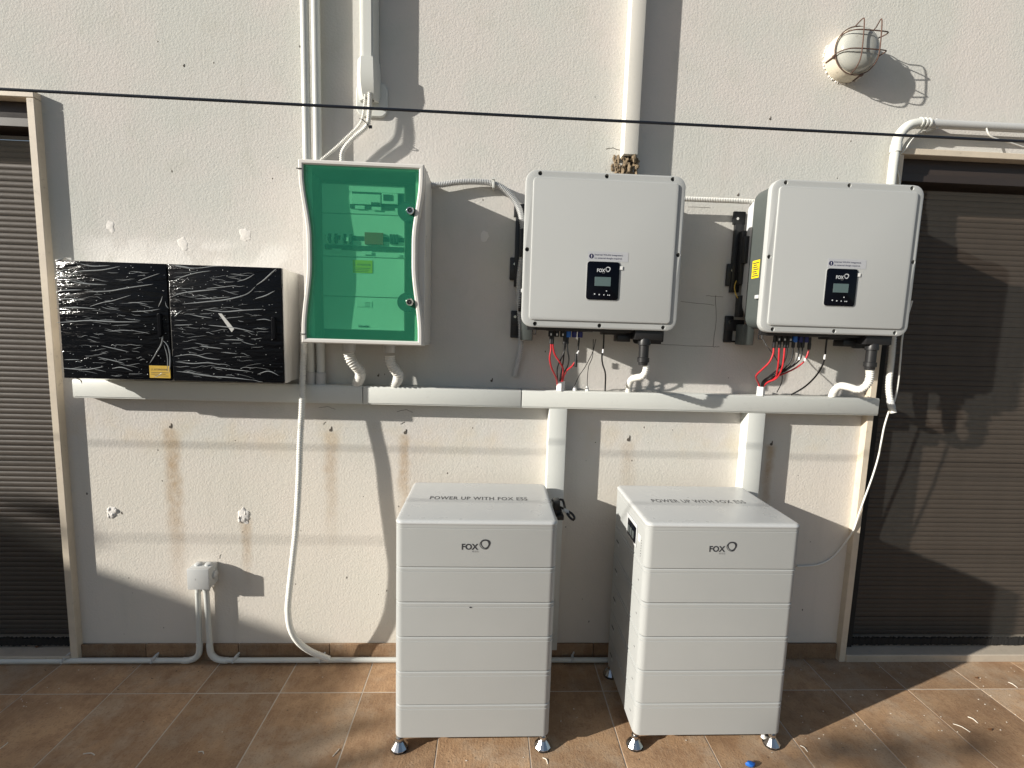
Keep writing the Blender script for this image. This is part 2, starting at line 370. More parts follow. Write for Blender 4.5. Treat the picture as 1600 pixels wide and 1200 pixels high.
for x, ztop in ((-3.3, ZT), (XL, ZT), (XR, ZR), (3.2, ZR)):
    for a, b_ in (((0.0, ZR), (ZR, ZT)) if ztop == ZT else ((0.0, ZR),)): quad((x, 0.0, a), (x, 0.28, a), (x, 0.28, b_), (x, 0.0, b_))
for x0, x1, z in ((-3.3, XL, ZT), (XR, 3.2, ZR)): quad((x0, 0.0, z), (x1, 0.0, z), (x1, 0.28, z), (x0, 0.28, z))
quad((-5.6, 0.0, 5.2), (-3.3, 0.0, 5.2), (-3.3, 0.28, 5.2), (-5.6, 0.28, 5.2))
obj('plaster_face', bm, 'stucco', wall)
# skirting tiles
x = -1.426 - 0.3832
sk = None
while x < 1.60:
    a, b_ = max(x + 0.0012, XL + 0.004), min(x + 0.3832 - 0.0012, 1.604)
    if b_ - a > 0.03: mbox('skirting_tile', 'skirt', wall, a, b_, -0.0115 + rnd.uniform(-.0006, .0006), -0.0005, 0.0, 0.0745 + rnd.uniform(-.0012, .0012), bev=0.0015, seg=1)
    x += 0.3832
# filler blobs and dark discs painted for the shade in drilled holes
for (p, s) in (((-1.009, 0, 0.640), 0.026), ((-1.533, 0, 0.652), 0.020), ((-1.469, 0, 1.794), 0.017), ((-1.201, 0, 1.741), 0.018), ((-0.964, 0, 1.784), 0.022), ((-0.033, 0, 1.812), 0.017)):
    bm = B(); lump(bm, p, s, 0.004 if p[2] < 1 else 0.0012, s * 1.25, 0.55, 70)
    if s > 0.018 and p[2] < 1:
        for k in range(5): lump(bm, (p[0] + rnd.uniform(-.02, .02), 0, p[2] + rnd.uniform(-.025, .015)), rnd.uniform(.004, .008), 0.006, rnd.uniform(.006, .014), 0.5, 120, 2)
    obj('filler_patch', bm, 'filler', wall, ang=60)
for (p, s) in (((-1.2841,0.0000,1.0133), .006), ((-0.6466,0.0000,1.0133), .006), ((-0.3427,0.0000,1.0087), .0065), ((0.5956,0.0000,0.9974), .0075), ((1.2180,-0.0000,0.9900), .006), ((-0.4524,0.0000,1.2431), .004), ((0.0095,0.0000,1.2338), .005), ((1.0888,0.0000,2.3084), .004), ((-1.1689,0.0000,2.3877), .003), ((0.9839,0.0000,2.0122), .004)):
    bm = B(); lathe(bm, (p[0], 0, p[2]), ((-0.0012, s * 0.2), (-0.0012, s), (0.004, s)), 'y', 10); lump(bm, (p[0] + s * .6, -0.0004, p[2] + s), s * .5, 0.0012, s * 1.6, 0.6, 200, 2)
    obj('hole_shade_disc', bm, 'crack', wall)
def crack(pts, r=0.0007):
    bm = B(); P = []
    for a, b_ in zip(pts, pts[1:]):
        n = 6
        for k in range(n):
            q = Vector(a).lerp(Vector(b_), k / n); P.append((q.x + rnd.uniform(-.0012, .0012), -0.0003, q.z + rnd.uniform(-.0012, .0012)))
    P.append((pts[-1][0], -0.0003, pts[-1][2])); tube(bm, P, r, 5); return obj('plaster_crack', bm, 'crack', wall)
crack([(0.6957,0.0000,1.4035), (0.9295,0.0000,1.3995), (0.9568,0.0000,1.4003)]); crack([(0.9236,0.0000,1.6102), (0.9343,0.0000,1.5110), (0.9295,0.0000,1.3995)], .0009); crack([(0.7804,0.0000,1.5821), (0.9213,0.0000,1.5710)]); crack([(0.8833,0.0000,1.6089), (0.9564,0.0000,1.6061)])
crack([(0.7824,0.0000,1.9591), (0.8747,0.0000,1.9579)]); crack([(-0.6930,0.0000,1.1055), (-0.6543,0.0000,1.1117), (-0.6261,0.0000,1.0991)], .0006); crack([(-0.3770,0.0000,1.0967), (-0.3405,0.0000,1.1055), (-0.3117,0.0000,1.0955)], .0008); crack([(-0.6760,0.0000,1.0367), (-0.6655,0.0000,1.0476)], .0009)
crack([(-0.3612,0.0000,1.0434), (-0.3455,0.0000,1.0545)], .0012); crack([(-1.1124,0.0000,0.4564), (-1.1065,0.0000,0.4734)], .0007); crack([(0.4379,0.0000,2.1647), (0.4657,0.0000,2.1708), (0.4917,0.0000,2.1623)], .001)

def shutter_door(x0, x1, ztop, side, label):
    """side +1: the jamb in view is at x1 (left door); -1: at x0 (right door)."""
    d = bpy.data.objects.new('shuttered_door', None); COL.objects.link(d); d.parent = wall; d['label'] = label
    # marble surround, standing 30 mm proud of the plaster
    mbox('door_jamb', 'marble', d, (x1 - 0.024) if side > 0 else x0 - 0.004, (x1 + 0.004) if side > 0 else x0 + 0.024, -0.030, 0.10, 0.0, ztop - 0.0255, bev=0.002, seg=1)
    mbox('door_jamb', 'marble', d, (x0 - 0.004) if side > 0 else x1 - 0.024, (x0 + 0.024) if side > 0 else x1 + 0.004, -0.030, 0.10, 0.0, ztop - 0.0255, bev=0.002, seg=1)
    mbox('door_lintel', 'marble', d, x0 - 0.004, x1 + 0.004, -0.030, 0.10, ztop - 0.0245, ztop + 0.0, bev=0.002, seg=1)
    mbox('door_sill', 'sill', d, x0 + 0.0245, x1 - 0.0245, -0.034, 0.20, 0.0, 0.036, bev=0.003, seg=1)
    a, b_ = x0 + 0.0255, x1 - 0.0255
    mbox('shutter_box', 'brown_metal', d, a, b_, 0.012, 0.16, ztop - 0.115, ztop - 0.0265, bev=0.002)
    mbox('bottom_rail', 'brown_metal', d, a, b_, 0.008, 0.0115, ztop - 0.114, ztop - 0.085)
    rail = 0.062
    for p0 in (a, b_ - rail if side < 0 else b_ - 0.03):
        w = rail if (side < 0) == (p0 == a) or side > 0 else rail
        mbox('guide_rail', 'void', d, p0, min(p0 + (rail if side < 0 else 0.03), b_), 0.020, 0.15, 0.038, ztop - 0.117)
    bm = B()
    for zz in (0.0,):
        vs = [bm.verts.new(q) for q in ((a + 0.005, 0.0225, 0.085), (b_ - 0.005, 0.0225, 0.085), (b_ - 0.005, 0.0225, ztop - 0.145), (a + 0.005, 0.0225, ztop - 0.145))]; bm.faces.new(vs)
    obj('insect_screen', bm, 'screen', d)
    bm = B(); k = a + 0.006
    while k < b_ - 0.006:
        z1 = 0.060 + rnd.uniform(-.003, .004); box(bm, k, k + 0.006, 0.0235 + rnd.uniform(-.001, .001), 0.034, 0.046 + rnd.uniform(-.003, .003), z1 + .018); k += 0.0062
    br = obj('brush_strip', bm, 'void', d); br['kind'] = 'stuff'
    # slats of the closed roller shutter
    bm = B(); pit = 0.0225; n = 6
    A_ = [bm.verts.new((a, 0.112 - 0.0034 * math.sin(math.pi * k / n) ** 0.7, pit * k / n * 0.95)) for k in range(n + 1)]
    B_ = [bm.verts.new((b_, v.co.y, v.co.z)) for v in A_]
    for k in range(n): bm.faces.new((A_[k], B_[k], B_[k + 1], A_[k + 1]))
    s0 = obj('slat', bm, 'slat', d); s0.location.z = 0.04; z = 0.04 + pit
    while z < ztop - 0.03:
        s = s0.copy(); COL.objects.link(s); s.location.z = z; s.location.y = rnd.uniform(-.0013, .0013); s.rotation_euler.y = rnd.uniform(-.0004, .0004); z += pit + rnd.uniform(-.0005, .0005)
    mbox('door_backing', 'void', d, a, b_, 0.16, 0.17, 0.036, ztop - 0.118)
    return d
shutter_door(-3.3, XL, ZT, 1, 'brown roller shutter door at the left edge, its foot in shade')
shutter_door(XR, 3.2, ZR, -1, 'brown roller shutter door behind the right inverter with doubled shadows on its screen')
# ------------------------------------------------------------ boundary wall, hedge and tree beyond the frame whose shade falls on the left
bwl = thing('boundary_wall', 'rendered boundary wall far to the left, outside the picture', 'wall', (-8, -4, 0))
mbox('wall_panel', 'bwall', bwl, -8.2, -8.0, -9.0, -1.2, -0.05, 2.745)
mbox('wall_coping', 'bwall', bwl, -8.24, -7.96, -9.0, -1.2, 2.745, 2.805, bev=0.01)
def leaves(bm, c, r, n, s=0.05):
    c = Vector(c)
    for _ in range(n):
        d = Vector((rnd.gauss(0, 1), rnd.gauss(0, 1), rnd.gauss(0, 1))).normalized() * (rnd.random() ** 0.45)
        p = c + Vector((d.x * r[0], d.y * r[1], d.z * r[2])); a = Vector((rnd.gauss(0, 1), rnd.gauss(0, 1), rnd.gauss(0, 1))).normalized(); b_ = a.orthogonal().normalized(); k = s * rnd.uniform(.6, 1.3)
        bm.faces.new([bm.verts.new(p + q) for q in (a * k, b_ * k * .45, -a * k, -b_ * k * .45)])
bm = B()
for k in range(75):
    y = -1.9 - 0.045 * k
    leaves(bm, (-8.1, y, 2.805 + rnd.uniform(-.01, .03)), (.10, .06, .035 + 0.02 * rnd.random()), 18, .025)
for y, h, w in ((-2.26, 2.95, .12), (-2.37, 3.02, .05), (-2.41, 2.97, .02), (-3.24, 2.87, .03), (-3.40, 2.90, .02)): leaves(bm, (-8.1, y, h), (.08, w, .05), 60, .03)
hd = obj('hedge', bm, 'leaf'); hd['kind'] = 'stuff'; hd['label'] = 'leafy growth along the top of the far boundary wall'
# the tree beyond the wall
tr = thing('garden_tree', 'leafy tree behind the boundary wall, outside the picture to the left', 'tree', (-8.6, -5.9, 0))
mtube('trunk', 'bark', tr, [(-8.6, -5.9, -0.06), (-8.55, -5.9, 1.5), (-8.5, -5.8, 3.2), (-8.5, -5.8, 4.2)], lambda t: 0.13 * (1 - .6 * t), seg=10, step=.2)
mtube('branch', 'bark', tr, [(-8.5, -5.8, 3.1), (-8.3, -5.0, 3.5), (-8.2, -4.3, 3.60), (-8.1, -4.1, 3.62)], lambda t: 0.03 * (1 - .8 * t), seg=7, step=.1)
bm = B(); leaves(bm, (-8.5, -5.8, 4.3), (1.1, 1.1, 1.0), 5000, .06)
for y, z, n in ((-4.02, 3.54, 70), (-4.10, 3.62, 110), (-4.18, 3.56, 70), (-4.0, 3.42, 25), (-4.2, 3.72, 60)): leaves(bm, (-8.1, y, z), (.07, .06, .05), n, .028)
obj('crown', bm, 'leaf', tr)

# ------------------------------------------------------------ vertical conduits, ducts on the upper wall
def clip(bm, c, r, ax):
    c = Vector(c)
    if ax == 'z': box(bm, c.x - r - .004, c.x + r + .004, c.y - r * .4, -0.0005, c.z - .008, c.z + .008, bev=.001, seg=1)
    else: box(bm, c.x - .006, c.x + .006, c.y - r * .4, -0.0005, c.z - r - .003, c.z + r + .003, bev=.001, seg=1)
for x, lab in ((-0.7105, 'left of the two white rigid conduits running down behind the green cabinet'), (-0.671, 'right of the two white rigid conduits running down behind the green cabinet')):
    c = thing('conduit', lab, 'conduit', (x, -0.031, 1.25), 'twin rigid conduits behind the green cabinet')
    mtube('pipe', 'pvc_white', c, [(x, -0.031, 5.0), (x, -0.031, 1.24)], 0.0155, seg=16, step=5)
    bm = B(); lathe(bm, (x, -0.031, 0), ((1.206, .0195), (1.252, .0195), (1.254, .017)), 'z', 18); obj('coupling', bm, 'pvc_grey', c)
    for z in (3.2, 4.1, 1.9):
        bm = B(); clip(bm, (x, -0.031, z), 0.0155, 'z'); obj('pipe_clip', bm, 'pvc_grey', c)
# chamfered duct with end cap
du = thing('cable_duct', 'white chamfered duct ending in a flared cap above the green cabinet', 'duct', (-0.48, 0, 2.3))
def trap(bm, z0, z1, xl, xr, dl, dr, d, grow=0.0):
    lp = [(xl - grow, -0.0005), (xl - grow + 0.002, -d * .55 - grow), (xl + dl, -d - grow), (xr - dr, -d - grow), (xr + grow, -d * .45 - grow), (xr + grow, -0.0005)]
    a = [bm.verts.new((x, y, z0)) for x, y in lp]; b_ = [bm.verts.new((x, y, z1)) for x, y in lp]; ring_faces(bm, [a, b_])
bm = B(); trap(bm, 2.402, 5.0, -0.513, -0.446, 0.018, 0.012, 0.062); bmesh.ops.bevel(bm, geom=[e for e in bm.edges if abs((e.verts[0].co - e.verts[1].co).z) > 1], offset=.004, segments=2, affect='EDGES')
obj('duct_body', bm, 'pvc_white', du)
bm = B(); lp0 = None; rings = []
for z, f, dd in ((2.425, 0.0, 0.0), (2.37, .002, .002), (2.335, .002, -.002), (2.305, .000, -.012), (2.287, -.003, -.024)):
    xl, xr, d = -0.517 - f, -0.442 + f, 0.066 + dd
    rings.append([bm.verts.new(q) for q in ((xl, -0.0005, z), (xl, -d * .6, z), (xl + .019, -d, z), (xr - .013, -d, z), (xr, -d * .5, z), (xr, -0.0005, z))])
ring_faces(bm, rings); obj('end_cap', bm, 'pvc_white', du)
bm = B(); loft_y(bm, -0.472, 2.30, 0.118, 0.125, 0.032, ((-0.0005, 0), (-0.009, 0), (-0.012, .003))); obj('wall_flange', bm, 'pvc_white', du)
bm = B(); lathe(bm, (-0.478, -0.035, 0), ((2.2855, .019), (2.2866, .001)), 'z', 16); obj('cap_shade_disc', bm, 'void', du)  # dark disc painted in for the shade inside the cap
# square painted duct
sd = thing('downpipe_duct', 'square cream painted duct ending in a torn foam hole above the centre inverter', 'duct', (0.52, 0, 2.13))
bm = B(); box(bm, 0.494, 0.549, -0.060, -0.0005, 2.129, 5.0, bev=.002); obj('duct_body', bm, 'cream_paint', sd)
bm = B()
for k in range(70):
    lump(bm, (rnd.uniform(.468, .556), rnd.uniform(-.055, 0), rnd.uniform(2.055, 2.120)), rnd.uniform(.003, .009), rnd.uniform(.003, .012), rnd.uniform(.004, .016), .9, 120, 2)
for k in range(10): lump(bm, (rnd.uniform(.462, .49), -0.001, rnd.uniform(2.05, 2.14)), .006, .004, .010, .8, 120, 2)
obj('torn_foam', bm, 'foam', sd, ang=20)
bm = B(); box(bm, .505, .540, -.036, -.002, 2.098, 2.1285); obj('cavity_shade_block', bm, 'void', sd)  # solid near-black block put in as the shade of the cavity
bm = B()
for k in range(5): lump(bm, (0.548 + .006 * k, -0.006, 2.068 + rnd.uniform(-.003, .003)), .006, .006, .006, .5, 120, 2)
obj('filler_lump', bm, 'filler', sd)

# ------------------------------------------------------------ trunking
ht = thing('cable_trunking', 'long horizontal white trunking crossing the wall below the inverters', 'trunking', (0, 0, 1.13))
for k, (a, b_) in enumerate(((-1.605, -0.500), (-0.4985, 0.1305), (0.132, 1.628))):
    bm = B(); box(bm, a, b_, -0.0585 - .0012 * (k == 1), -0.0005, 1.1335, 1.2065, bev=.0025)
    box(bm, a + .001, b_ - .001, -0.0615 - .0012 * (k == 1), -0.052, 1.139, 1.2015, bev=.002); obj('trunking_length', bm, 'pvc_white', ht)
for (x0, lab) in ((0.2465, 'white vertical trunking dropping behind the left battery tower'), (1.0735, 'white vertical trunking dropping behind the right battery tower')):
    v = thing('drop_trunking', lab, 'trunking', (x0, 0, 0.02), 'vertical trunking drops')
    bm = B(); box(bm, x0, x0 + .073, -0.0600, -0.0005, 0.08, 1.1325, bev=.0025); obj('trunking_length', bm, 'pvc_white', v)

# ------------------------------------------------------------ hoses
def hose(name, label, pts, r, m='hose', ridge=.0030, pitch=.0066, cat='hose', group=None, seg=12):
    bm = B(); tube(bm, pts, r, seg, ridge, pitch); o = obj(name, bm, m, ang=80); return tag(o, label, cat, group)
hose('corrugated_hose', 'white corrugated hose curving from the duct cap into the green cabinet top', [(-0.470, -0.048, 2.305), (-0.4719,-0.0520,2.2348), (-0.4816,-0.0520,2.1867), (-0.5297,-0.0500,2.1442), (-0.5614,-0.0480,2.1114), (-0.5765,-0.0460,2.0792), (-0.5726,-0.0450,2.0265)], .0095)
hose('corrugated_hose', 'thinner pale hose slanting left from the duct cap behind the green cabinet', [(-0.486, -0.046, 2.305), (-0.4947,-0.0460,2.2316), (-0.5097,-0.0440,2.1931), (-0.5509,-0.0420,2.1530), (-0.5988,-0.0420,2.1072), (-0.6589,-0.0420,2.0560), (-0.6952,-0.0420,2.0174)], .0065)
bm = B(); q = Vector((-0.4844,-0.0500,2.1964)); tube(bm, [q + Vector((-.022, -.012, .012)), q + Vector((-.006, -.022, .004)), q + Vector((.010, -.012, -.010)), q + Vector((.012, .004, -.016))], .0016, 6)
box(bm, q.x + .012, q.x + .022, q.y - .004, q.y + .004, q.z - .016, q.z - .006, bev=.001); tag(obj('cable_tie', bm, 'blackwire'), 'black cable tie round the two hoses under the duct cap', 'cable tie')
hose('corrugated_hose', 'grey corrugated hose arching from the green cabinet down beside the centre inverter', [(-0.2875,-0.0350,1.9879), (-0.2147,-0.0300,1.9924), (-0.1412,-0.0280,2.0056), (-0.0672,-0.0260,2.0117), (-0.0051,-0.0260,2.0072), (0.0452,-0.0300,1.9843), (0.0861,-0.0400,1.9378), (0.1097,-0.0500,1.8788), (0.1204,-0.0500,1.7825), (0.1093,-0.0500,1.6595), (0.1099,-0.0500,1.5601), (0.1214,-0.0400,1.4599), (0.1223,-0.0300,1.3701), (0.1120,-0.0200,1.3042), (0.1038,-0.0040,1.2552)], .0122, 'hose_grey')
bm = B(); q = Vector((-0.0025,-0.0300,2.0038)); box(bm, q.x - .004, q.x + .005, -.044, -.001, q.z - .016, q.z + .017, bev=.001); box(bm, q.x - .006, q.x + .006, -.05, -.04, q.z + .013, q.z + .019)
tag(obj('hose_clip', bm, 'pvc_white'), 'small white clip holding the arched grey hose to the wall', 'clip')
hose('corrugated_hose', 'straight cream corrugated hose between the two inverters', [(0.6569,-0.0550,1.9720), (0.7509,-0.0550,1.9735), (0.8480,-0.0550,1.9739), (0.9507,-0.0550,1.9745), (1.0411,-0.0550,1.9734)], .0098)
hose('corrugated_hose', 'long white corrugated hose hanging from the green cabinet to the floor', [(-0.7129,-0.0950,1.4103), (-0.7135,-0.0900,1.3491), (-0.7207,-0.0880,1.2623), (-0.7229,-0.0950,1.1382), (-0.7274,-0.1100,0.9896), (-0.7322,-0.1180,0.8384), (-0.7409,-0.1300,0.6612), (-0.7520,-0.1400,0.5343), (-0.7692,-0.1420,0.3889), (-0.7776,-0.1380,0.3055), (-0.7747,-0.1250,0.2233), (-0.7536,-0.1050,0.1513), (-0.7156,-0.0850,0.0975), (-0.6795,-0.0700,0.0666), (-0.6461,-0.0600,0.0432)], .0125)
for (lab, pts) in (('short fat ribbed hose under the green cabinet with sunlit ridges', [(-0.5382,-0.1100,1.3378), (-0.5312,-0.1100,1.3135), (-0.5158,-0.1050,1.2914), (-0.5029,-0.0900,1.2707), (-0.5046,-0.0750,1.2467), (-0.5228,-0.0450,1.2176), (-0.5295,-0.0300,1.1950)]),
                   ('short fat ribbed hose under the green cabinet nearer its right corner', [(-0.3855,-0.1000,1.3316), (-0.3830,-0.1000,1.3070), (-0.3717,-0.0950,1.2845), (-0.3563,-0.0850,1.2615), (-0.3591,-0.0700,1.2398), (-0.3764,-0.0450,1.2135), (-0.3818,-0.0300,1.1908)])):
    hose('ribbed_hose', lab, pts, .0205, 'hose', .0032, .0088, group='ribbed hoses below the green cabinet', seg=16)
hose('corrugated_hose', 'loose white hose end hanging beside the right door below the inverter', [(1.6438,-0.0600,1.6095), (1.6519,-0.0600,1.4801), (1.6568,-0.0600,1.3750), (1.6574,-0.0600,1.2819), (1.6613,-0.0620,1.2367), (1.6721,-0.0660,1.1891), (1.6803,-0.0750,1.1504)], .0125)
bm = B(); tube(bm, [(1.6691,-0.0645,1.2009), (1.6762,-0.0700,1.1683)], .0135, 14, sm=False); tag(obj('tape_band', bm, 'hose_grey'), 'grey tape band round the loose hose end', 'tape')

# rigid pipe with elbow, top right
pr = thing('conduit', 'white conduit rising from behind the right inverter and bending right above the door', 'conduit', (1.6039,-0.0350,2.0783))
mtube('pipe', 'pvc_white', pr, [(1.6069,-0.0400,1.7383), (1.5858,-0.0400,2.0392), (1.5870,-0.0400,2.2200)], .0165, seg=16, step=.3)
mtube('elbow', 'pvc_white', pr, [(1.5889,-0.0400,2.2056), (1.5902,-0.0400,2.2371), (1.6046,-0.0400,2.2690), (1.6329,-0.0400,2.2944), (1.6736,-0.0400,2.3059)], .0185, seg=16)
bm = B(); 
for k in range(3):
    q = Vector((1.6711,-0.0400,2.3051)); tube(bm, [q + Vector((k * .016, 0, -k * .0004)), q + Vector((k * .016 + .006, 0, -k * .0005))], .0215, 16, sm=False)
obj('ribbed_collar', bm, 'pvc_white', pr)
q = Vector((1.5879,-0.0400,2.2128)); bm = B(); lathe(bm, (q.x, q.y, q.z), ((-.022, .0205), (.006, .0205), (.008, .018)), 'z', 18); obj('coupling', bm, 'pvc_white', pr)
q = Vector((1.6976,-0.0400,2.3047)); mtube('pipe', 'pvc_grey', pr, [q, (q.x + .6, -.04, q.z + .002), (q.x + 1.4, -.04, q.z + .003)], .0165, seg=16, step=.5)
for dx in (.045, .8):
    bm = B(); clip(bm, (q.x + dx, -.04, q.z), .0165, 'x'); obj('pipe_clip', bm, 'pvc_grey', pr)
def wire(name, label, pts, r, m, cat='cable', group=None, seg=7, step=.008, plug=None):
    bm = B(); tube(bm, pts, r, seg, step=step); o = tag(obj(name, bm, m, ang=80), label, cat, group)
    if plug:
        x, y, z = pts[0]; a, b_ = plug
        bm = B(); lathe(bm, (x, y, 0), ((z + a, .0042), (z + a + .002, .0062), (z + (a + b_) / 2, .0066), (z + (a + b_) / 2 + .001, .0052), (z + b_, .0052)), 'z', 10); pl = obj('plug', bm, 'black', o)
    return o
wire('thin_cable', 'thin white cable looping from the bent conduit down behind the right inverter', [(1.7076,-0.0300,2.2995), (1.6801,-0.0350,2.2721), (1.6479,-0.0400,2.2397), (1.6221,-0.0450,2.2005), (1.6116,-0.0300,2.1784), (1.6089,-0.0300,2.1367), (1.6194,-0.0350,2.1036), (1.6214,-0.0450,2.0393), (1.6213,-0.0500,1.9639)], .003, 'hose')
wire('thin_cable', 'thin white cable slanting down across the right door lintel', [(1.9371,-0.0500,2.3025), (1.9640,-0.0500,2.2652), (2.0444,-0.0450,2.2490), (2.1198,-0.0400,2.2347), (2.2671,-0.0350,2.2038)], .003, 'hose')
wire('thin_cable', 'thin white cable hanging down beside the right door jamb to the floor tower', [(1.7187,-0.0550,1.6122), (1.6972,-0.0550,1.4813), (1.6996,-0.0550,1.3759), (1.7021,-0.0550,1.2691), (1.6905,-0.0600,1.1940), (1.6734,-0.0620,1.1615), (1.6613,-0.0600,1.0928), (1.6600,-0.0550,1.0230), (1.6587,-0.0500,0.9524), (1.6477,-0.0450,0.8665), (1.6271,-0.0420,0.7716), (1.6114,-0.0400,0.6990), (1.6006,-0.0350,0.6274), (1.5844,-0.0200,0.5649), (1.5665,-0.0080,0.5177), (1.5295,-0.0050,0.4742), (1.4707,-0.0050,0.4468), (1.3834,-0.0050,0.4402)], .0035, 'hose')

# ------------------------------------------------------------ green-doored cabinet
gx0, gx1, gz0, gz1 = -0.668, -0.2415, 1.378, 2.001
gc = thing('electrical_cabinet', 'white wall cabinet with a wavy translucent green door and two locks', 'cabinet', (gx0, 0, gz0))
bm = B()
for a in ((gx0, gx1, gz0, gz0 + .006), (gx0, gx1, gz1 - .006, gz1)): box(bm, a[0], a[1], -.195, -.006, a[2], a[3], bev=.0015, seg=1)
for a in ((gx0, gx0 + .006), (gx1 - .006, gx1)): box(bm, a[0], a[1], -.195, -.006, gz0 + .0062, gz1 - .0062, bev=.0015, seg=1)
box(bm, gx0 + .0065, gx1 - .0065, -.012, -.006, gz0 + .0065, gz1 - .0065)
for a in ((gx0, gx0 + .034), (gx1 - .034, gx1)): box(bm, a[0], a[1], -.1985, -.1953, gz0, gz1, bev=.001, seg=1)
obj('cabinet_body', bm, 'cab_body', gc)
def wave(z):
    t = (z - gz0) / (gz1 - gz0)
    s = lambda a, b_: max(0, min(1, (t - a) / (b_ - a)))
    f = lambda v: v * v * (3 - 2 * v)
    return 0.0235 * f(s(.93, .58)) * f(s(.06, .46))
NZ = 28
def door_loop(off):
    zz = [gz0 + off + (gz1 - gz0 - 2 * off) * k / NZ for k in range(NZ + 1)]
    return [(gx0 + .001 + wave(z) + off, z) for z in zz] + [(gx1 - .001 - wave(z) - off, z) for z in reversed(zz)]
bm = B(); O, I = door_loop(0), door_loop(.0165)
rg = [[bm.verts.new((x, y, z)) for x, z in L] for y, L in ((-.200, O), (-.232, O), (-.236, door_loop(.004)), (-.236, door_loop(.012)), (-.232, I), (-.200, I))]
ring_faces(bm, rg, cyc=True); obj('door_frame', bm, 'cab_body', gc)
bm = B(); prism_y(bm, door_loop(.0168), -.2315, -.2285); obj('green_door_panel', bm, 'green', gc)
# side lip behind the door
yp = -.182
def plate(px0, py0, px1, py1): return (px0, px1, py0, py1)
gi = -0.607, -0.3165
zs = [1.940, (-0.4801,-0.1800,1.8377)[2], (-0.4811,-0.1800,1.6884)[2], (-0.4819,-0.1800,1.5475)[2], 1.428]
for a, b_ in zip(zs, zs[1:]): mbox('cover_plate', 'plate', gc, gi[0], gi[1], yp, yp + .012, b_ + .0012, a - .0012, bev=.0015, seg=1)
bm = B()
for (a, b_) in (((-0.5014,-0.1820,1.9153), (-0.3172,-0.1820,1.8703)), ((-0.5971,-0.1820,1.7619), (-0.3167,-0.1820,1.7458))): box(bm, a[0], b_[0], yp - .0008, yp + .001, b_[2], a[2])
obj('module_slot', bm, 'darkgrey', gc)
for (a, b_, m, n) in (((-0.4987,-0.1840,1.9062), (-0.4003,-0.1840,1.8709), 'plate', 'meter'), ((-0.3958,-0.1840,1.9127), (-0.3395,-0.1840,1.8755), 'plate', 'meter'), ((-0.3904,-0.1880,1.9075), (-0.3590,-0.1880,1.8869), 'darkgrey', 'meter_display'), ((-0.4328,-0.1890,1.8792), (-0.4037,-0.1890,1.8695), 'darkgrey', 'meter_keys'),
                      ((-0.4564,-0.1860,1.7754), (-0.3909,-0.1860,1.7334), 'brown_red', 'meter')):
    mbox(n, m, gc, min(a[0], b_[0]), max(a[0], b_[0]), yp - (.008 if m == 'brown_red' else .010 if m == 'darkgrey' else .0075), yp - .0009, min(a[2], b_[2]), max(a[2], b_[2]), bev=.0008, seg=1)
for k in range(8):
    a = (-0.5942,-0.1840,1.7594)[0] + k * .0105 + (.011 if k > 3 else 0) ; z = (-0.5472,-0.1840,1.7501)[2]
    bm = B(); box(bm, a, a + .0095, yp - .006, yp - .0009, z - .017, z + .017, bev=.0006, seg=1); box(bm, a + .001, a + .0085, yp - .012, yp - .006, z - .009, z + .004); obj('circuit_breaker', bm, 'darkgrey' if k % 2 else 'plate', gc)
for k in range(3):
    a = (-0.3687,-0.1840,1.7636)[0] + k * .0105; z = (-0.3550,-0.1840,1.7552)[2]
    bm = B(); box(bm, a, a + .0095, yp - .006, yp - .0009, z - .017, z + .017, bev=.0006, seg=1); box(bm, a + .001, a + .0085, yp - .012, yp - .006, z - .011, z + .002); obj('circuit_breaker', bm, 'darkgrey', gc)
for (a, b_) in (((-0.5082,-0.1830,1.8711), (-0.3170,-0.1830,1.8569)), ((-0.5973,-0.1830,1.7284), (-0.3163,-0.1830,1.7120))): mbox('label_strip', 'darkgrey', gc, a[0], b_[0], yp - .0035, yp - .0011, b_[2], a[2])
for (x, y) in ((555,321), (579,322), (613,323), (521,385), (565,387), (613,389)):
    a, b_ = (-0.4901,-0.1840,1.8672), (-0.4565,-0.1840,1.8554); w, h = b_[0] - a[0], a[2] - b_[2]; cx = a[0] + (x - 555) * .00242; cz = a[2] - (y - 321) * .00238
    mbox('name_tag', 'white', gc, cx, cx + (w if x < 612 else w * .5), yp - .0050, yp - .0037, cz - h, cz)
a, b_ = (-0.5007,-0.1830,1.6782), (-0.4305,-0.1830,1.6333)
mbox('warning_label', 'yellow', gc, a[0], b_[0], yp - .0014, yp - .0004, b_[2], a[2])
text('lettering', '\u26a0 ATTENZIONE', .0085, 'ink', gc, (a[0] + .004, yp - .0017, a[2] - .019), width=b_[0] - a[0] - .010)
bm = B()
for k in range(3): box(bm, a[0] + .008, b_[0] - .008 - .004 * k, yp - .0018, yp - .0015, a[2] - .029 - .006 * k, a[2] - .0275 - .006 * k)
obj('print_lines', bm, 'ink', gc)
a, b_ = (-0.4881,-0.1830,1.5333), (-0.4331,-0.1830,1.5121); mbox('rating_tag', 'white', gc, a[0], b_[0], yp - .0014, yp - .0004, b_[2], a[2])
bm = B()
for k in range(4): box(bm, a[0] + .030, b_[0] - .006, yp - .0018, yp - .0015, a[2] - .006 - .0045 * k, a[2] - .0045 - .0045 * k)
obj('print_lines', bm, 'ink_soft', gc)
text('lettering', 'Schneider', .012, 'ink', gc, (-0.4816,-0.1840,1.4389), width=.040, bold=.03)
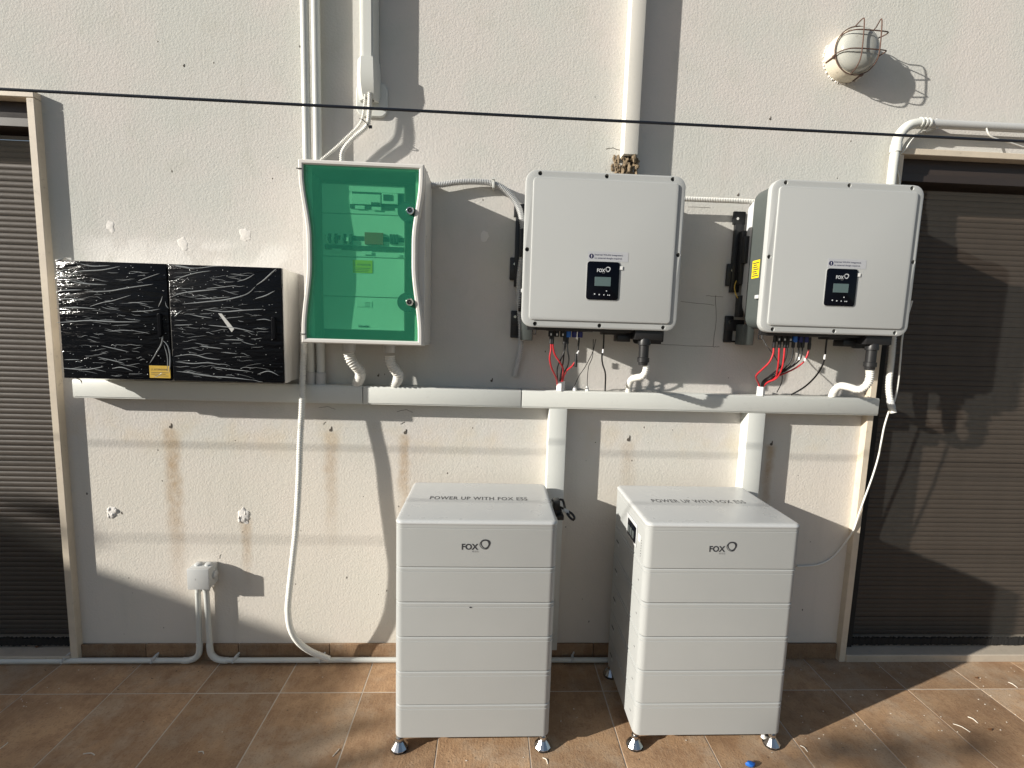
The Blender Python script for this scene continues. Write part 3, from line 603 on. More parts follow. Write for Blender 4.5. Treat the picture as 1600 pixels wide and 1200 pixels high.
for z in (1.845, 1.532):
    lk = bpy.data.objects.new('door_lock', None); COL.objects.link(lk); lk.parent = gc; lk.location = (-.288 - gx0, -.23, z - gz0)
    bm = B(); lathe(bm, (-.3005, 0, z), ((-.2275, .033), (-.198, .033)), 'y', 28); obj('lock_boss', bm, 'darkgrey', lk)
    bm = B(); lathe(bm, (-.288, 0, z), ((-.228, .0135), (-.240, .0135), (-.2425, .0115), (-.2425, .0085), (-.238, .0082), (-.238, .0001)), 'y', 24); obj('lock_rim', bm, 'chrome', lk)
    bm = B(); lathe(bm, (-.288, 0, z), ((-.2385, .0079), (-.2400, .0079), (-.2400, .0001)), 'y', 18); obj('keyhole', bm, 'black', lk)
    bm = B(); lathe(bm, (-.288, 0, z), ((-.2402, .0030), (-.2425, .0022), (-.2425, .0001)), 'y', 3); obj('key_pin', bm, 'chrome', lk)
text('lettering', 'Pragma evo', .011, 'ink_soft', gc, (gx0 - .0006, -.168, 1.665), (0, 0, 1), (0, 1, 0), spacing=1.25, width=.125)
text('lettering', 'Pragma', .013, 'ink_soft', gc, (gx1 + .0006, -.170, 1.775), (0, 0, -1), (0, 1, 0), width=.075)
for w_, z in ((.018, 1.408), (.014, 1.968)): mbox('hinge_pin', 'black', gc, gx0 - .004, gx0 + w_, -.2385, -.234, z, z + .0025)
for x, r in (((-0.5381,-0.1100,1.3476)[0], .024), ((-0.3855,-0.1000,1.3464)[0], .022)):
    bm = B(); lathe(bm, (x, -.108, 0), ((gz0 - .033, r * .93), (gz0 - .030, r), (gz0 - .002, r), (gz0 + .0005, r * .9)), 'z', 20); obj('cable_gland', bm, 'pvc_grey', gc)

# ------------------------------------------------------------ black cabinets under film
def black_cab(x0, x1, label, pts, n_rand, seed, last):
    z0, z1, d = 1.222, 1.644, 0.170
    c = thing('wall_cabinet', label, 'cabinet', (x0, 0, z0), 'black doored cabinets on the left')
    bm = B(); box(bm, x0 + .004, x1 - .004, -.110, -.0005, z0 + .003, z1 - .003, bev=.003); box(bm, x0, x1, -.158, -.1105, z0, z1, bev=.004); obj('cabinet_body', bm, 'cab_body', c)
    bm = B(); box(bm, x0 + .002, x1 - .002, -d, -.1585, z0 + .002, z1 - .002, bev=.0018); obj('cabinet_door', bm, 'black_film', c)
    hx = x1 - .032
    bm = B(); loft_y(bm, hx, 1.425, .017, .085, .008, ((-d - .0002, 0), (-d - .004, 0), (-d - .007, .004))); obj('handle', bm, 'black_door', c)
    r = random.Random(seed); bm = B()
    def wr(P, w):
        Q = smooth_path([(x, -d - .0002, z) for x, z in P], .008); rings = []
        for i, p in enumerate(Q):
            t = i / (len(Q) - 1); k = 1.25 * w * (math.sin(math.pi * min(1, max(0.0, t))) ** .5 + .05); dd = (Q[min(i + 1, len(Q) - 1)] - Q[max(i - 1, 0)]).normalized(); nn = Vector((-dd.z, 0, dd.x))
            rings.append([bm.verts.new(p + nn * k), bm.verts.new(p + nn * k * .4 + Vector((0, -k * .7, 0))), bm.verts.new(p - nn * k * .4 + Vector((0, -k * .7, 0))), bm.verts.new(p - nn * k)])
        for A_, B_ in zip(rings, rings[1:]):
            for i in range(3): bm.faces.new((A_[i], A_[i + 1], B_[i + 1], B_[i]))
    for P, w in pts: wr(P, w)
    for _ in range(n_rand):
        x = r.uniform(x0 + .01, x1 - .09); z = r.uniform(z0 + .012, z1 - .02); L = r.uniform(.02, .075); sl = r.uniform(-.28, .18)
        if x + L > x1 - .05 and abs(z - 1.425) < .05: continue
        wr([(x, z), (x + L * .35, z + L * .35 * sl + r.uniform(-.003, .003)), (x + L * .7, z + L * .7 * sl + r.uniform(-.003, .003)), (x + L, z + L * sl)], r.uniform(.0003, .0008))
    for _ in range(140):
        x, z = r.uniform(x0 + .01, x1 - .01), r.uniform(z0 + .01, z1 - .01); s = r.uniform(.0004, .0011)
        wr([(x, z), (x + s * 3, z + r.uniform(-s, s)), (x + s * 5, z)], s)
    f = obj('film_crease_glints', bm, 'film', c, ang=60); f['kind'] = 'stuff'  # creases and flecks drawn as painted glints
    return c
def PW(*q): return [(x, z) for x, y, z in q]
d1 = [(PW((-1.5346,-0.1700,1.2901), (-1.5124,-0.1700,1.2907), (-1.4790,-0.1700,1.2917)), .0011), (PW((-1.5479,-0.1700,1.2597), (-1.4926,-0.1700,1.2565), (-1.4479,-0.1700,1.2576), (-1.3981,-0.1700,1.2683)), .0017), (PW((-1.5534,-0.1700,1.4225), (-1.5027,-0.1700,1.4264), (-1.4361,-0.1700,1.4330), (-1.3478,-0.1700,1.4311), (-1.2609,-0.1700,1.4338)), .0019),
      (PW((-1.5497,-0.1700,1.4725), (-1.5101,-0.1700,1.4760), (-1.4595,-0.1700,1.4776), (-1.4069,-0.1700,1.4748)), .0017), (PW((-1.5473,-0.1700,1.5041), (-1.5078,-0.1700,1.5076), (-1.4466,-0.1700,1.5051)), .0016), (PW((-1.5455,-0.1700,1.5288), (-1.5166,-0.1700,1.5365), (-1.4529,-0.1700,1.5409)), .0017), (PW((-1.4468,-0.1700,1.5344), (-1.3631,-0.1700,1.5394), (-1.2962,-0.1700,1.5529), (-1.2069,-0.1700,1.5694)), .0019),
      (PW((-1.5007,-0.1700,1.5750), (-1.4708,-0.1700,1.5671), (-1.4274,-0.1700,1.5619), (-1.3683,-0.1700,1.5617)), .0017), (PW((-1.5430,-0.1700,1.5914), (-1.5114,-0.1700,1.6080), (-1.4896,-0.1700,1.6088)), .0016), (PW((-1.5462,-0.1700,1.5779), (-1.5197,-0.1700,1.5833), (-1.4960,-0.1700,1.5797)), .0020), (PW((-1.4929,-0.1700,1.5931), (-1.4572,-0.1700,1.6055), (-1.3803,-0.1700,1.6127), (-1.3181,-0.1700,1.6282)), .0018),
      (PW((-1.4553,-0.1700,1.6322), (-1.4123,-0.1700,1.6249), (-1.3531,-0.1700,1.6292)), .0016), (PW((-1.4327,-0.1700,1.4830), (-1.3877,-0.1700,1.4980), (-1.3520,-0.1700,1.5059), (-1.2866,-0.1700,1.5284)), .0013), (PW((-1.2900,-0.1700,1.4694), (-1.2343,-0.1700,1.4734), (-1.1893,-0.1700,1.4817)), .0013), (PW((-1.2993,-0.1700,1.5009), (-1.2660,-0.1700,1.5019), (-1.2286,-0.1700,1.4963)), .0011),
      (PW((-1.2594,-0.1700,1.5789), (-1.2278,-0.1700,1.5912), (-1.1827,-0.1700,1.6084)), .0013), (PW((-1.4182,-0.1700,1.3026), (-1.3675,-0.1700,1.2924), (-1.3234,-0.1700,1.2819)), .0013), (PW((-1.4021,-0.1700,1.3446), (-1.3537,-0.1700,1.3345), (-1.3052,-0.1700,1.3242)), .0012), (PW((-1.3694,-0.1700,1.2620), (-1.3354,-0.1700,1.2676), (-1.2958,-0.1700,1.2546)), .0013), (PW((-1.3609,-0.1700,1.3987), (-1.3273,-0.1700,1.4020), (-1.2806,-0.1700,1.4011)), .0012),
      (PW((-1.5395,-0.1700,1.6380), (-1.5261,-0.1700,1.6429), (-1.5063,-0.1700,1.6481)), .0022), (PW((-1.1952,-0.1700,1.4541), (-1.1859,-0.1700,1.3739), (-1.2110,-0.1700,1.3222), (-1.2356,-0.1700,1.2843)), .0020), (PW((-1.1904,-0.1700,1.3738), (-1.1690,-0.1700,1.3513), (-1.1623,-0.1700,1.3049), (-1.1701,-0.1700,1.2391)), .0020), (PW((-1.1823,-0.1700,1.3555), (-1.1714,-0.1700,1.3047), (-1.1771,-0.1700,1.2342)), .0015), (PW((-1.2338,-0.1700,1.2328), (-1.2109,-0.1700,1.2381), (-1.1873,-0.1700,1.2575)), .0015), (PW((-1.1956,-0.1700,1.4883), (-1.1833,-0.1700,1.5114), (-1.1779,-0.1700,1.5297)), .0012), (PW((-1.1699,-0.1700,1.5119), (-1.1664,-0.1700,1.4938), (-1.1579,-0.1700,1.4850)), .0012)]
d2 = [(PW((-1.1424,-0.1700,1.5287), (-1.1083,-0.1700,1.5411), (-1.0521,-0.1700,1.5498), (-0.9846,-0.1700,1.5588)), .0019), (PW((-1.1101,-0.1700,1.5024), (-1.0314,-0.1700,1.5118), (-0.9522,-0.1700,1.5235), (-0.8839,-0.1700,1.5440), (-0.8491,-0.1700,1.5748)), .0019), (PW((-1.0645,-0.1700,1.5221), (-0.9971,-0.1700,1.5266), (-0.9406,-0.1700,1.5330)), .0013), (PW((-1.0249,-0.1700,1.5598), (-0.9731,-0.1700,1.5660), (-0.9167,-0.1700,1.5748)), .0013),
      (PW((-1.1398,-0.1700,1.5807), (-1.1057,-0.1700,1.5976), (-1.0606,-0.1700,1.6127), (-1.0044,-0.1700,1.6237)), .0015), (PW((-1.1041,-0.1700,1.6314), (-1.0486,-0.1700,1.6311), (-0.9926,-0.1700,1.6398), (-0.9367,-0.1700,1.6418)), .0013), (PW((-0.8490,-0.1700,1.5770), (-0.8214,-0.1700,1.5962), (-0.7913,-0.1700,1.6244), (-0.7728,-0.1700,1.6409)), .0018), (PW((-0.8550,-0.1700,1.5290), (-0.8161,-0.1700,1.5417), (-0.7816,-0.1700,1.5611)), .0015), (PW((-1.0302,-0.1700,1.4844), (-0.9651,-0.1700,1.4796), (-0.8971,-0.1700,1.4864), (-0.8243,-0.1700,1.4933)), .0016),
      (PW((-1.0872,-0.1700,1.4666), (-1.0448,-0.1700,1.4588), (-1.0067,-0.1700,1.4554)), .0012), (PW((-1.1429,-0.1700,1.4259), (-1.1137,-0.1700,1.4268), (-1.0753,-0.1700,1.4303)), .0013), (PW((-1.1414,-0.1700,1.4558), (-1.1274,-0.1700,1.4677), (-1.1112,-0.1700,1.4796)), .0015), (PW((-1.0235,-0.1700,1.4295), (-0.9784,-0.1700,1.4263), (-0.9219,-0.1700,1.4211), (-0.8586,-0.1700,1.4090)), .0015), (PW((-1.0561,-0.1700,1.3522), (-1.0154,-0.1700,1.3487), (-0.9747,-0.1700,1.3451)), .0014), (PW((-1.1484,-0.1700,1.3123), (-1.0846,-0.1700,1.3211), (-1.0284,-0.1700,1.3086), (-0.9830,-0.1700,1.3051)), .0014),
      (PW((-1.1448,-0.1700,1.2937), (-1.0861,-0.1700,1.2883), (-1.0291,-0.1700,1.2922), (-0.9837,-0.1700,1.2863)), .0014), (PW((-1.1442,-0.1700,1.2586), (-1.0877,-0.1700,1.2530), (-1.0197,-0.1700,1.2430), (-0.9511,-0.1700,1.2400), (-0.8709,-0.1700,1.2326)), .0015), (PW((-1.0183,-0.1700,1.2784), (-0.9500,-0.1700,1.2707), (-0.8813,-0.1700,1.2655)), .0012), (PW((-0.9689,-0.1700,1.3779), (-0.9348,-0.1700,1.3789), (-0.8984,-0.1700,1.3776)), .0012), (PW((-0.8527,-0.1700,1.4532), (-0.8185,-0.1700,1.4566), (-0.7959,-0.1700,1.4503)), .0011), (PW((-0.8541,-0.1700,1.2543), (-0.8122,-0.1700,1.2673), (-0.7756,-0.1700,1.2516)), .0013),
      (PW((-1.1327,-0.1700,1.6371), (-1.1040,-0.1700,1.6336), (-1.0600,-0.1700,1.6262)), .0025), (PW((-0.9162,-0.1700,1.5884), (-0.8821,-0.1700,1.5986), (-0.8523,-0.1700,1.6177)), .0013)]
cab1 = black_cab(-1.541, -1.1585, 'left black-doored cabinet under crumpled clear film, amber label at its corner', d1, 70, 3, False)
cab2 = black_cab(-1.1555, -0.757, 'right black-doored cabinet under crumpled clear film, strip of tape on its door', d2, 95, 5, True)
a, b_ = (-1.2375,-0.1710,1.2773), (-1.1630,-0.1710,1.2323); mbox('warning_label', 'ochre', cab1, a[0], b_[0] - .001, -.1712, -.1702, b_[2], a[2])
text('lettering', '\u26a0 ATTENZIONE', .009, 'ink', cab1, (a[0] + .006, -.1716, a[2] - .017), width=b_[0] - a[0] - .016)
bm = B()
for k in range(3): box(bm, a[0] + .006 + .012 * (k > 1), b_[0] - .008 - .010 * (k == 1), -.1716, -.1713, a[2] - .026 - .006 * k, a[2] - .0245 - .006 * k)
obj('print_lines', bm, 'ink', cab1)
bm = B(); P = [(-0.9854,-0.1705,1.4732), (-0.9730,-0.1705,1.4725), (-0.9308,-0.1705,1.4185), (-0.9403,-0.1705,1.4066)]
vs = [bm.verts.new(q) for q in P]; f = bm.faces.new(vs); r_ = bmesh.ops.extrude_face_region(bm, geom=[f])
for v in r_['geom']:
    if isinstance(v, bmesh.types.BMVert): v.co.y -= .0006
obj('tape_strip', bm, 'tape', cab2)
for c_ in ((-1.541, 1.646), (-1.535, 1.215)):
    bm = B(); vs = [bm.verts.new((c_[0] + dx, -.150 + dy, c_[1] + dz)) for dx, dy, dz in ((0, 0, 0), (.03, -.012, .006), (.042, .0, -.003), (.024, .02, .010 if c_[1] > 1.5 else -.018), (.006, .03, .004))]; bm.faces.new(vs); obj('film_corner', bm, 'tape', cab1)

# ------------------------------------------------------------ inverters
IX, IZ, IW, IH = 0.111, 1.458, 0.573, 0.549
def boolean_holes(o, holes):
    bm = B()
    for (x, z, r) in holes: lathe(bm, (x, 0, z), ((-.30, r * 1.0), (-.2165, r), (-.2035, r * .78)), 'y', 16)
    me = bpy.data.meshes.new('cutter'); finish(bm, me); c = bpy.data.objects.new('cutter', me); COL.objects.link(c)
    md = o.modifiers.new('holes', 'BOOLEAN'); md.operation = 'DIFFERENCE'; md.object = c; md.solver = 'EXACT'
    loc = o.location.copy(); o.location = (0, 0, 0); par = o.parent; o.parent = None
    bpy.context.view_layer.update()
    nm = bpy.data.meshes.new_from_object(o.evaluated_get(bpy.context.evaluated_depsgraph_get()))
    o.modifiers.clear(); o.data = nm; nm.set_sharp_from_angle(angle=R(35)); o.parent = par; o.location = loc
    bpy.data.objects.remove(c)
def make_inverter():
    inv = thing('solar_inverter', 'left of two grey-white solar inverters, beside the arched grey hose', 'inverter', (IX + IW / 2, 0, IZ), 'wall mounted solar inverters')
    cx, cz = IX + IW / 2, IZ + IH / 2
    bm = B(); loft_y(bm, cx, cz, IW, IH, .040, ((-.196, .003), (-.1965, 0), (-.214, 0), (-.2185, .0018), (-.220, .006), (-.220, .0265), (-.2246, .0270), (-.2252, .0280), (-.2258, .031))); cov = obj('front_cover', bm, 'shell2', inv)
    hs = [(IX + .050, IZ + IH - .0125), (cx, IZ + IH - .0125), (IX + IW - .050, IZ + IH - .0125), (IX + .0125, cz), (IX + IW - .0125, cz), (IX + .050, IZ + .0125), (cx, IZ + .0125), (IX + IW - .050, IZ + .0125)]
    boolean_holes(cov, [(x, z, .0078) for x, z in hs])
    for x, z in hs:
        bm = B(); lathe(bm, (x, 0, z), ((-.2030, .0061), (-.2075, .0058), (-.2085, .0048), (-.2085, .0022), (-.206, .0020), (-.206, .0001)), 'y', 14); obj('screw', bm, 'black', inv)
    bm = B(); loft_y(bm, cx, cz + .004, IW - .018, IH - .020, .045, ((-.090, 0), (-.1955, 0))); obj('casing', bm, 'charcoal', inv)
    bm = B(); loft_y(bm, cx, cz + .020, IW - .020, IH - .075, .055, ((-.030, .018), (-.046, 0), (-.0895, 0))); obj('rear_chassis', bm, 'chassis', inv)
    # black wall bracket
    bm = B()
    box(bm, IX - .030, IX + .02, -.014, -.002, IZ + .43, IZ + .482, bev=.003); box(bm, IX - .022, IX + .014, -.020, -.002, IZ + .16, IZ + .43, bev=.002)
    box(bm, IX - .040, IX + .014, -.014, -.002, IZ + .185, IZ + .275, bev=.004); box(bm, IX - .006, IX + .010, -.052, -.0205, IZ + .19, IZ + .40, bev=.002)
    box(bm, IX - .006, IX + .013, -.075, -.0525, IZ + .27, IZ + .375, bev=.003); box(bm, IX - .004, IX + .02, -.06, -.03, IZ + .06, IZ + .145, bev=.003)
    for s in (-1, 1):
        x = IX - .030 if s < 0 else IX + IW - .006
        box(bm, x, x + .036, -.014, -.002, IZ - .045, IZ + .065, bev=.004)
    for z0_, z1_ in ((-.044, -.036), (.004, .050)): box(bm, IX - .028, IX + .05, -.0165, -.0045, IZ + z0_, IZ + z1_, bev=.0015)
    box(bm, IX + .02, IX + IW - .02, -.012, -.002, IZ + .19, IZ + .26, bev=.002); obj('wall_bracket', bm, 'black', inv)
    for (x, z) in ((IX - .015, IZ + .452), (IX - .020, IZ + .248), (IX - .013, IZ + .040)):
        bm = B(); lathe(bm, (x, 0, z), ((-.0140, .007), (-.019, .006), (-.019, .0001)), 'y', 6); obj('bolt', bm, 'chrome', inv)
    for x in (IX + .008, IX + IW - .052):
        bm = B(); box(bm, x, x + .046, -.090, -.030, IZ - .052, IZ + .03, bev=.003); obj('lower_bracket', bm, 'charcoal' if x < cx else 'black', inv)
    bm = B(); loft_y(bm, IX + IW - .10, IZ - .030, .05, .044, .014, ((-.104, 0), (-.098, 0))); o = obj('handle_plate', bm, 'black', inv)
    # side label, clip
    bm = B(); box(bm, IX + .0075, IX + .0088, -.168, -.118, IZ + .205, IZ + .272); wl = obj('warning_label', bm, 'yellow', inv)
    bm = B()
    for k in range(7): box(bm, IX + .0068, IX + .0074, -.164 + .006 * (k % 3), -.124 - .004 * (k % 2), IZ + .212 + .008 * k, IZ + .2155 + .008 * k)
    obj('print_lines', bm, 'ink', inv)
    mbox('side_clip', 'chassis', inv, IX - .002, IX + .009, -.193, -.168, IZ + .125, IZ + .139, bev=.002)
    # display
    x0, x1, z0, z1 = .341, .458, 1.563, 1.698
    bm = B(); loft_y(bm, (x0 + x1) / 2, (z0 + z1) / 2, x1 - x0 + .005, z1 - z0 + .005, .012, ((-.2257, 0), (-.2268, 0), (-.2272, .0012))); obj('display_bezel', bm, 'shell', inv)
    bm = B(); loft_y(bm, (x0 + x1) / 2, (z0 + z1) / 2, x1 - x0, z1 - z0, .010, ((-.2273, 0), (-.2283, 0), (-.2288, .001))); dp = obj('display_panel', bm, 'black_gloss', inv)
    mbox('screen', 'lcd', dp, .370, .428, -.2294, -.2289, 1.612, 1.644, bev=.0006, seg=1)
    text('lettering', 'FOX', .0165, 'white_ink', dp, (.3765, -.2291, 1.6615), bold=.025, width=.029)
    text('lettering', 'ESS', .0045, 'ink_soft', dp, (.396, -.2291, 1.6565), width=.0085)
    emblem('emblem', 'white_ink', dp, .4165, -.2291, 1.6725, .017)
    bm = B()
    for (x, z, s) in ((.3715, 1.583, .0026), (.3885, 1.5815, .0024), (.4055, 1.581, .0022), (.4145, 1.595, .0022), (.420, 1.5805, .002), (.426, 1.5805, .002)):
        lathe(bm, (x, 0, z), ((-.2289, s), (-.2292, s), (-.2292, .0001)), 'y', 10)
    obj('touch_keys', bm, 'white_ink', dp)
    # label above the display
    x0, x1, z0, z1 = .342, .488, 1.700, 1.7335
    st = mbox('sticker', 'sticker', inv, x0, x1, -.2263, -.2257, z0, z1)
    bm = B(); lathe(bm, (.3545, 0, 1.7165), ((-.2264, .0085), (-.2266, .0085), (-.2266, .0001)), 'y', 20); obj('mark', bm, 'navy', st)
    text('lettering', '!', .013, 'white', st, (.3530, -.2268, 1.7120), bold=.04)
    text('lettering', 'Internal WLAN integrated,', .0080, 'navy', st, (.3660, -.2265, 1.7195), bold=.012, width=.102)
    text('lettering', 'no external dongle required.', .0080, 'navy', st, (.3660, -.2265, 1.7080), bold=.012, width=.100)
    mbox('white_tag', 'white', inv, .4595, .4690, -.2285, -.2257, 1.672, 1.684)
    # connectors below
    yc = -.135
    bm = B(); box(bm, IX + .105, IX + .275, yc - .03, yc + .05, IZ - .012, IZ + .02, bev=.002)
    box(bm, IX + .32, IX + .43, yc - .02, yc + .05, IZ - .020, IZ + .012, bev=.002); box(bm, IX + .37, IX + .42, yc - .028, yc + .03, IZ - .045, IZ - .02, bev=.002)
    box(bm, IX + .025, IX + .44, -.188, -.170, IZ - .010, IZ + .012, bev=.002); box(bm, IX + .425, IX + IW - .045, -.206, yc + .045, IZ - .034, IZ + .010, bev=.003); obj('terminal_block', bm, 'black', inv)
    for k in range(6):
        x = IX + .118 + .0225 * k
        cn = B(); lathe(cn, (x, yc - .012, 0), ((IZ - .034, .0088), (IZ - .030, .0095), (IZ - .012, .0095)), 'z', 12)
        obj('plug', cn, ('black', 'black', 'black', 'blue', 'darkblue', 'darkblue')[k], inv)
        if k < 3: mbox('plug_mark', 'white', inv, x - .0025, x + .0025, yc - .0228, yc - .0205, IZ - .029, IZ - .021)
    bm = B(); tube(bm, [(IX + .047, yc, IZ - .004), (IX + .047, yc, IZ - .026), (IX + .061, yc, IZ - .026), (IX + .061, yc, IZ - .004)], .0028, 6, sm=False); obj('earth_loop', bm, 'black', inv)
    x = IX + .466; bm = B(); lathe(bm, (x, -.188, 0), ((IZ - .030, .021), (IZ - .045, .0235), (IZ - .054, .0235), (IZ - .056, .0185), (IZ - .100, .0185), (IZ - .102, .0225), (IZ - .118, .0225), (IZ - .120, .0185), (IZ - .130, .0175)), 'z', 14)
    obj('cable_gland', bm, 'black', inv)
    return inv
inv1 = make_inverter()
inv2 = copy_tree(inv1)
inv2.location = (0.998 + IW / 2 - .001, 0, 1.4645)
inv2['label'] = 'right of two grey-white solar inverters, overlapping the right shutter door, its dark side showing'
# cables of the left inverter; G1, G2 are one kind of cable each
def dcs(plug, data, grp):
    for lab, m, pts, r in data: wire('solar_cable', lab, pts, r, m, 'cable', grp, plug=plug)
dcs((-.028, .024), [
    ('outermost red cable bowing left under the left inverter into the white sleeve', 'red', [(0.2303,-0.1470,1.4243), (0.2322,-0.1470,1.3782), (0.2290,-0.1450,1.3414), (0.2397,-0.1300,1.3036), (0.2642,-0.0900,1.2628), (0.2761,-0.0500,1.2329), (0.2805,-0.0450,1.2063)], .0035),
    ('red cable crossing rightward over the black ones under the left inverter', 'red', [(0.2365,-0.1470,1.4244), (0.2407,-0.1470,1.3784), (0.2507,-0.1450,1.3517), (0.2696,-0.1400,1.3274), (0.2879,-0.1100,1.2957), (0.2919,-0.0600,1.2553), (0.2936,-0.0450,1.2066)], .0035),
    ('red cable rising right towards the white wrap under the left inverter', 'red', [(0.3298,-0.1470,1.3393), (0.3173,-0.1400,1.3139), (0.3023,-0.1150,1.2940), (0.2971,-0.0600,1.2554), (0.2980,-0.0500,1.2073)], .0033),
    ('black cable bending furthest left under the left inverter', 'blackwire', [(0.2866,-0.1470,1.4259), (0.2861,-0.1470,1.3797), (0.2740,-0.1400,1.3423), (0.2649,-0.1100,1.3026), (0.2738,-0.0600,1.2548), (0.2831,-0.0450,1.2063)], .0028),
    ('black cable bulging right under the left inverter', 'blackwire', [(0.2927,-0.1470,1.4261), (0.2962,-0.1470,1.3727), (0.3028,-0.1450,1.3434), (0.3032,-0.1200,1.3119), (0.2931,-0.0800,1.2779), (0.2888,-0.0500,1.2411), (0.2884,-0.0450,1.2065)], .0028),
    ('straightest black cable, between its two bent neighbours, under the left inverter', 'blackwire', [(0.2829,-0.1470,1.4258), (0.2824,-0.1470,1.3796), (0.2834,-0.1300,1.3295), (0.2843,-0.0800,1.2751), (0.2849,-0.0500,1.2410), (0.2857,-0.0450,1.2064)], .0028)], 'solar cables under the left inverter')
wire('solar_cable', 'dark red cable end with a white wrap under the left inverter', [(0.3383,-0.1470,1.4226), (0.3360,-0.1470,1.3909), (0.3347,-0.1470,1.3664), (0.3275,-0.1460,1.3392), (0.3198,-0.1400,1.3139)], .0034, 'blackwire', 'cable')
bm = B(); tube(bm, [(0.3387,-0.1470,1.3751), (0.3348,-0.1470,1.3640), (0.3309,-0.1460,1.3466)], .0042, 8); tag(obj('white_wrap', bm, 'white'), 'white wrap on a cable under the left inverter', 'cable wrap')
wire('data_cable', 'hair-thin dark cable slanting down-left below the left inverter', [(0.4040,-0.1400,1.4194), (0.3962,-0.1300,1.3697), (0.3774,-0.1000,1.3123), (0.3614,-0.0600,1.2700), (0.3477,-0.0450,1.2289), (0.3490,-0.0400,1.2178)], .0014, 'blackwire')
wire('data_cable', 'hair-thin dark cable dropping straighter below the left inverter', [(0.3941,-0.1400,1.4192), (0.3991,-0.1200,1.3544), (0.3922,-0.0900,1.3119), (0.3952,-0.0600,1.2683), (0.3991,-0.0450,1.2249)], .0014, 'blackwire')
bl = wire('signal_cable', 'single black cable hanging into the trunking beside the fat gland of the left inverter', [(0.4314,-0.1400,1.4641), (0.4346,-0.1400,1.4252), (0.4343,-0.1400,1.3836), (0.4334,-0.1300,1.3510), (0.4434,-0.1100,1.3199), (0.4653,-0.0700,1.2788), (0.4737,-0.0450,1.2083)], .0032, 'blackwire')
bm = B(); tube(bm, [(0.4347,-0.1400,1.3824), (0.4339,-0.1400,1.3676)], .0037, 8, sm=False); tag(obj('white_band', bm, 'white'), 'white marker band on the single black cable under the left inverter', 'cable wrap')
def sleeve(c, w, z0, z1, lab):
    bm = B(); lathe(bm, (c, -.045, 0), ((z0, w), (z1, w), (z1, w * .8), (z0 + .01, w * .75)), 'z', 8); tag(obj('cable_sleeve', bm, 'white'), lab, 'sleeve', 'white sleeves on the trunking')
sleeve((0.2903,-0.0450,1.2222)[0], .017, 1.2055, (0.2894,-0.0450,1.2432)[2], 'small white sleeve on the trunking under the left inverter, red cables inside')
sleeve((1.1251,-0.0450,1.2295)[0], .016, 1.2055, (1.1239,-0.0450,1.2428)[2], 'small white sleeve on the trunking under the right inverter, red cables inside')
for (px, py, lab) in ((898, 607, 'tiny white cable gland on the trunking nearer the white sleeve'), (917.5, 607, 'tiny white cable gland on the trunking nearer the single black cable')):
    q = {898: (0.3491,-0.0400,1.2152), 917.5: (0.4005,-0.0400,1.2165)}[px]
    bm = B(); lathe(bm, (q[0], -.04, 0), ((1.2055, .0085), (1.214, .0085), (1.221, .0055), (1.226, .003)), 'z', 12); tag(obj('small_gland', bm, 'white'), lab, 'cable gland', 'tiny glands on the trunking')
hose('ribbed_hose', 'white ribbed hose from the left inverter gland, bending left into the trunking', [(0.5906,-0.1880,1.3298), (0.5896,-0.1880,1.3055), (0.5812,-0.1800,1.2850), (0.5702,-0.1450,1.2763), (0.5686,-0.0850,1.2623), (0.5685,-0.0550,1.2356), (0.5718,-0.0400,1.2074)], .0135, 'hose', .0025, .0066, group='ribbed hoses at the inverter glands', seg=14)
